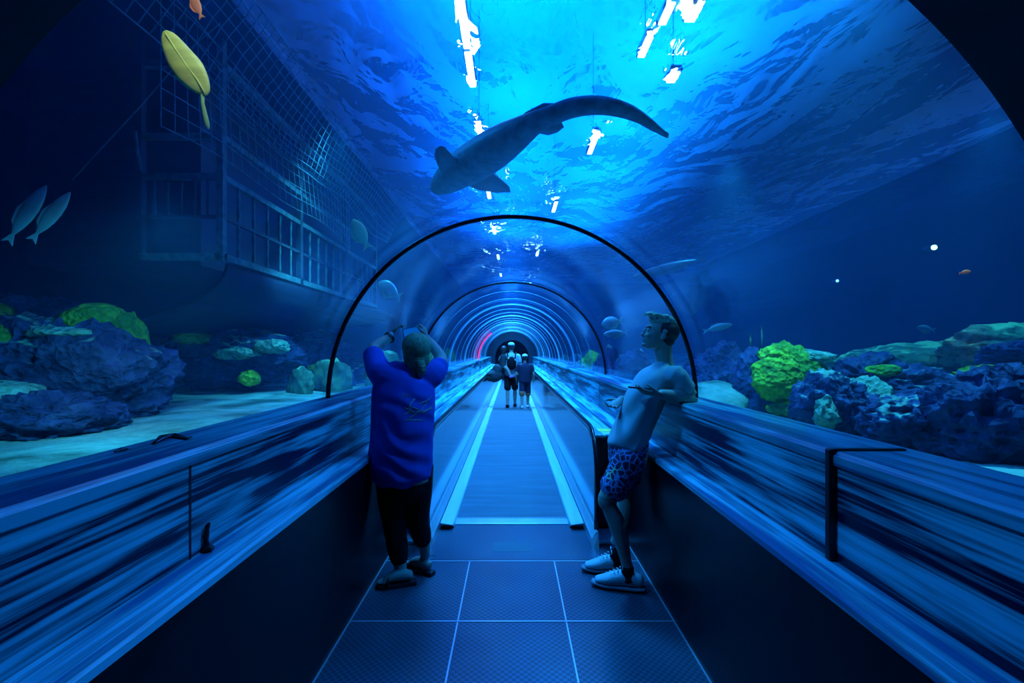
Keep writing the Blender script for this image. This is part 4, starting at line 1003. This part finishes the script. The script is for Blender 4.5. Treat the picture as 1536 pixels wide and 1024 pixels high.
limb(bm, [V((tx-.07, ty, tz+.30)), V((tx-.11, ty+.1, tz+.22)), V((tx-.02, ty+.2, tz+.25))], [.038, .032, .022]); hand(bm, V((tx-.02, ty+.2, tz+.25)), V((1, .3, 0)), V((0, -1, 0)), .11)
body_obj(bm, .009, tod, smooth=1)
bm = B(); limb(bm, [V((tx, ty, tz+.0)), V((tx, ty, tz+.18)), V((tx+.01, ty, tz+.33)), V((tx+.012, ty, tz+.38))], [(.105, .10), (.10, .09), (.10, .085), (.06, .055)], seg=18, up=V((0, 1, 0))); limb(bm, [V((tx+.06, ty-.02, tz+.31)), V((tx+.13, ty-.12, tz+.27))], [.05, .045]); obj('dress', remesh(bm, .012, 2), 'greycloth', tod)
bm = B(); ball(bm, p_(0, -.03, .03), (.095*kk, .105*kk, .10*kk), M3_, 3); ball(bm, p_(0, -.06, -.05), (.08*kk, .055*kk, .09*kk), M3_, 3); obj('hair', remesh(bm, .01, 1), 'hairdark', tod)
for q, d in ((V((tx+.195, ty-.19, tz-.225)), V((.55, -.3, .1))), (V((tx-.11, ty-.02, tz-.25)), V((.1, .6, -.2)))):
    obj('shoe', limb(B(), [q-d*.03, q+d*.06, q+d*.15], [(.032, .03), (.034, .03), (.026, .02)]), 'pinkshoe', tod)
kid, kk_, zk = walker('boy in a white cap, navy shirt and orange knee bands walking on the moving walkway', .345, YG-.25, 1.43, 'navycloth', 'navycloth', 'hairdark', 'whitecap', hat='whitecap', wide=1.15, step=.09)
for s_, dy in ((-1, -.09), (1, .09)):
    x_ = .345+s_*.10*kk_; obj('knee_band', limb(B(), [V((x_, YG-.25+dy*.5, zk(.54))), V((x_, YG-.25+dy*.52, zk(.43)))], [.078, .070]), 'orangecloth', kid)
bm = B(); ball(bm, (-.46, YG-.12, .86), (.20, .15, .17), None, 4); ball(bm, (-.40, YG-.12, 1.02), (.12, .12, .16), None, 4); ball(bm, (-.56, YG-.14, .80), (.12, .10, .10), None, 4)
bm = remesh(bm, .015, 2)
for v in bm.verts: v.co += V((1, 1, 1))*.018*noise.noise(v.co*9)
bag = tag(obj('bag', bm, 'greycloth', centre=True), 'bulky dark bag hanging at the left side of the group on the walkway', 'bag')
obj('strap', tube(B(), [(-.50, YG-.12, 1.00), (-.38, YG-.10, 1.25), (-.20, YG-.05, 1.42), (-.12, YG+.03, 1.46)], [(.018, .006)]*4, seg=8), 'blackcloth', bag)

# ================================================================== LIGHT
w = NT('hall_light', world=True)
bg = w.n('Background', Color=(.0, .20, 1.0, 1), Strength=.12); w.link(bg.outputs[0], w.out.inputs[0]); scene.world = w.m
def spot(name, loc, target, power, col, size=70, blend=.9, rad=.15):
    l = bpy.data.lights.new(name, 'SPOT'); l.energy = power; l.color = col; l.spot_size = R(size); l.spot_blend = blend; l.shadow_soft_size = rad
    o = bpy.data.objects.new(name, l); COL.objects.link(o); o.location = loc
    o.rotation_euler = (V(target)-V(loc)).to_track_quat('-Z', 'Y').to_euler(); return o
CYAN = (.06, .72, 1.0); BLUE = (.01, .33, 1.0)
for x, y, p in ((-2.4, 6.5, 520), (-2.4, 11, 800), (-2.6, 17, 1000)):  # unseen spots added to light the reef on both sides
    spot('reef_fill', (x, y, 4.7), (x-.7, y+.3, .9), p, CYAN, 80)
spot('reef_fill', (-1.65, 2.3, 2.25), (-3.2, 3.9, .9), 230, CYAN, 95, 1)
for x, y, p in ((2.6, 3.6, 900), (3.5, 7.5, 850), (6.2, 6.0, 450), (2.8, 12, 1000), (2.8, 18, 1000)):
    spot('reef_fill', (x, y, 4.7), (x+.2, y+.3, .9), p, CYAN, 80)
for k in range(7):  # unseen floods added over the tunnel to brighten its inside
    spot('tunnel_fill', (0, 5.0+2.9*k, 4.75), (0, 5.0+2.9*k, 0), 1600 if k < 1 else 2400 if k < 3 else 3600, BLUE if k < 2 else (.04, .38, 1), 100, 1, .4)

for k in range(8):  # unseen uplights added so the ceiling glows through the water
    spot('ceiling_fill', (.0, 1.5+3.2*k, 5.7), (.0, 1.5+3.2*k, 9), 2200, (.0, .15, 1.0), 150, 1, .3)
    spot('ceiling_fill', (3.2, 3.0+3.2*k, 5.7), (3.2, 3.0+3.2*k, 9), 1500, (.0, .26, 1.0), 150, 1, .3)
for k in range(3):  # unseen spots added to brighten the water above the far tunnel
    spot('haze_fill', (0, 8+4.5*k, 3.3), (0, 20+4.5*k, 5.0), 2500, (.01, .36, 1.0), 70, 1, .2)
spot('end_fill', (0, 25, 2.2), (0, 31, 1), 300, (.02, .25, 1), 90)  # unseen spot added to brighten the wall past the far end
spot('reef_fill', (-1.9, 6.2, 3.4), (-4.3, 7.2, .9), 260, CYAN, 70)  # unseen spot added for the boulders under the gallery
for s in (-1, 1):  # unseen spots added to brighten the opposite rail panels
    for y, p in ((1.8, 520), (3.6, 300)):
        spot('panel_fill', (-s*2.3, y+.5, 4.7), (s*1.06, y, 1.0), p, BLUE, 46)
spot('fish_fill', (-1.1, 1.6, 4.6), (-1.85, 2.6, 3.15), 110, (1, 1, .4), 26)  # unseen accent added for the big yellow fish
spot('fish_fill', (5.2, 5.2, 4.2), at(1448, 408, 6.0), 90, (1, .5, .3), 14)  # unseen warm accent added for the tiny orange fish
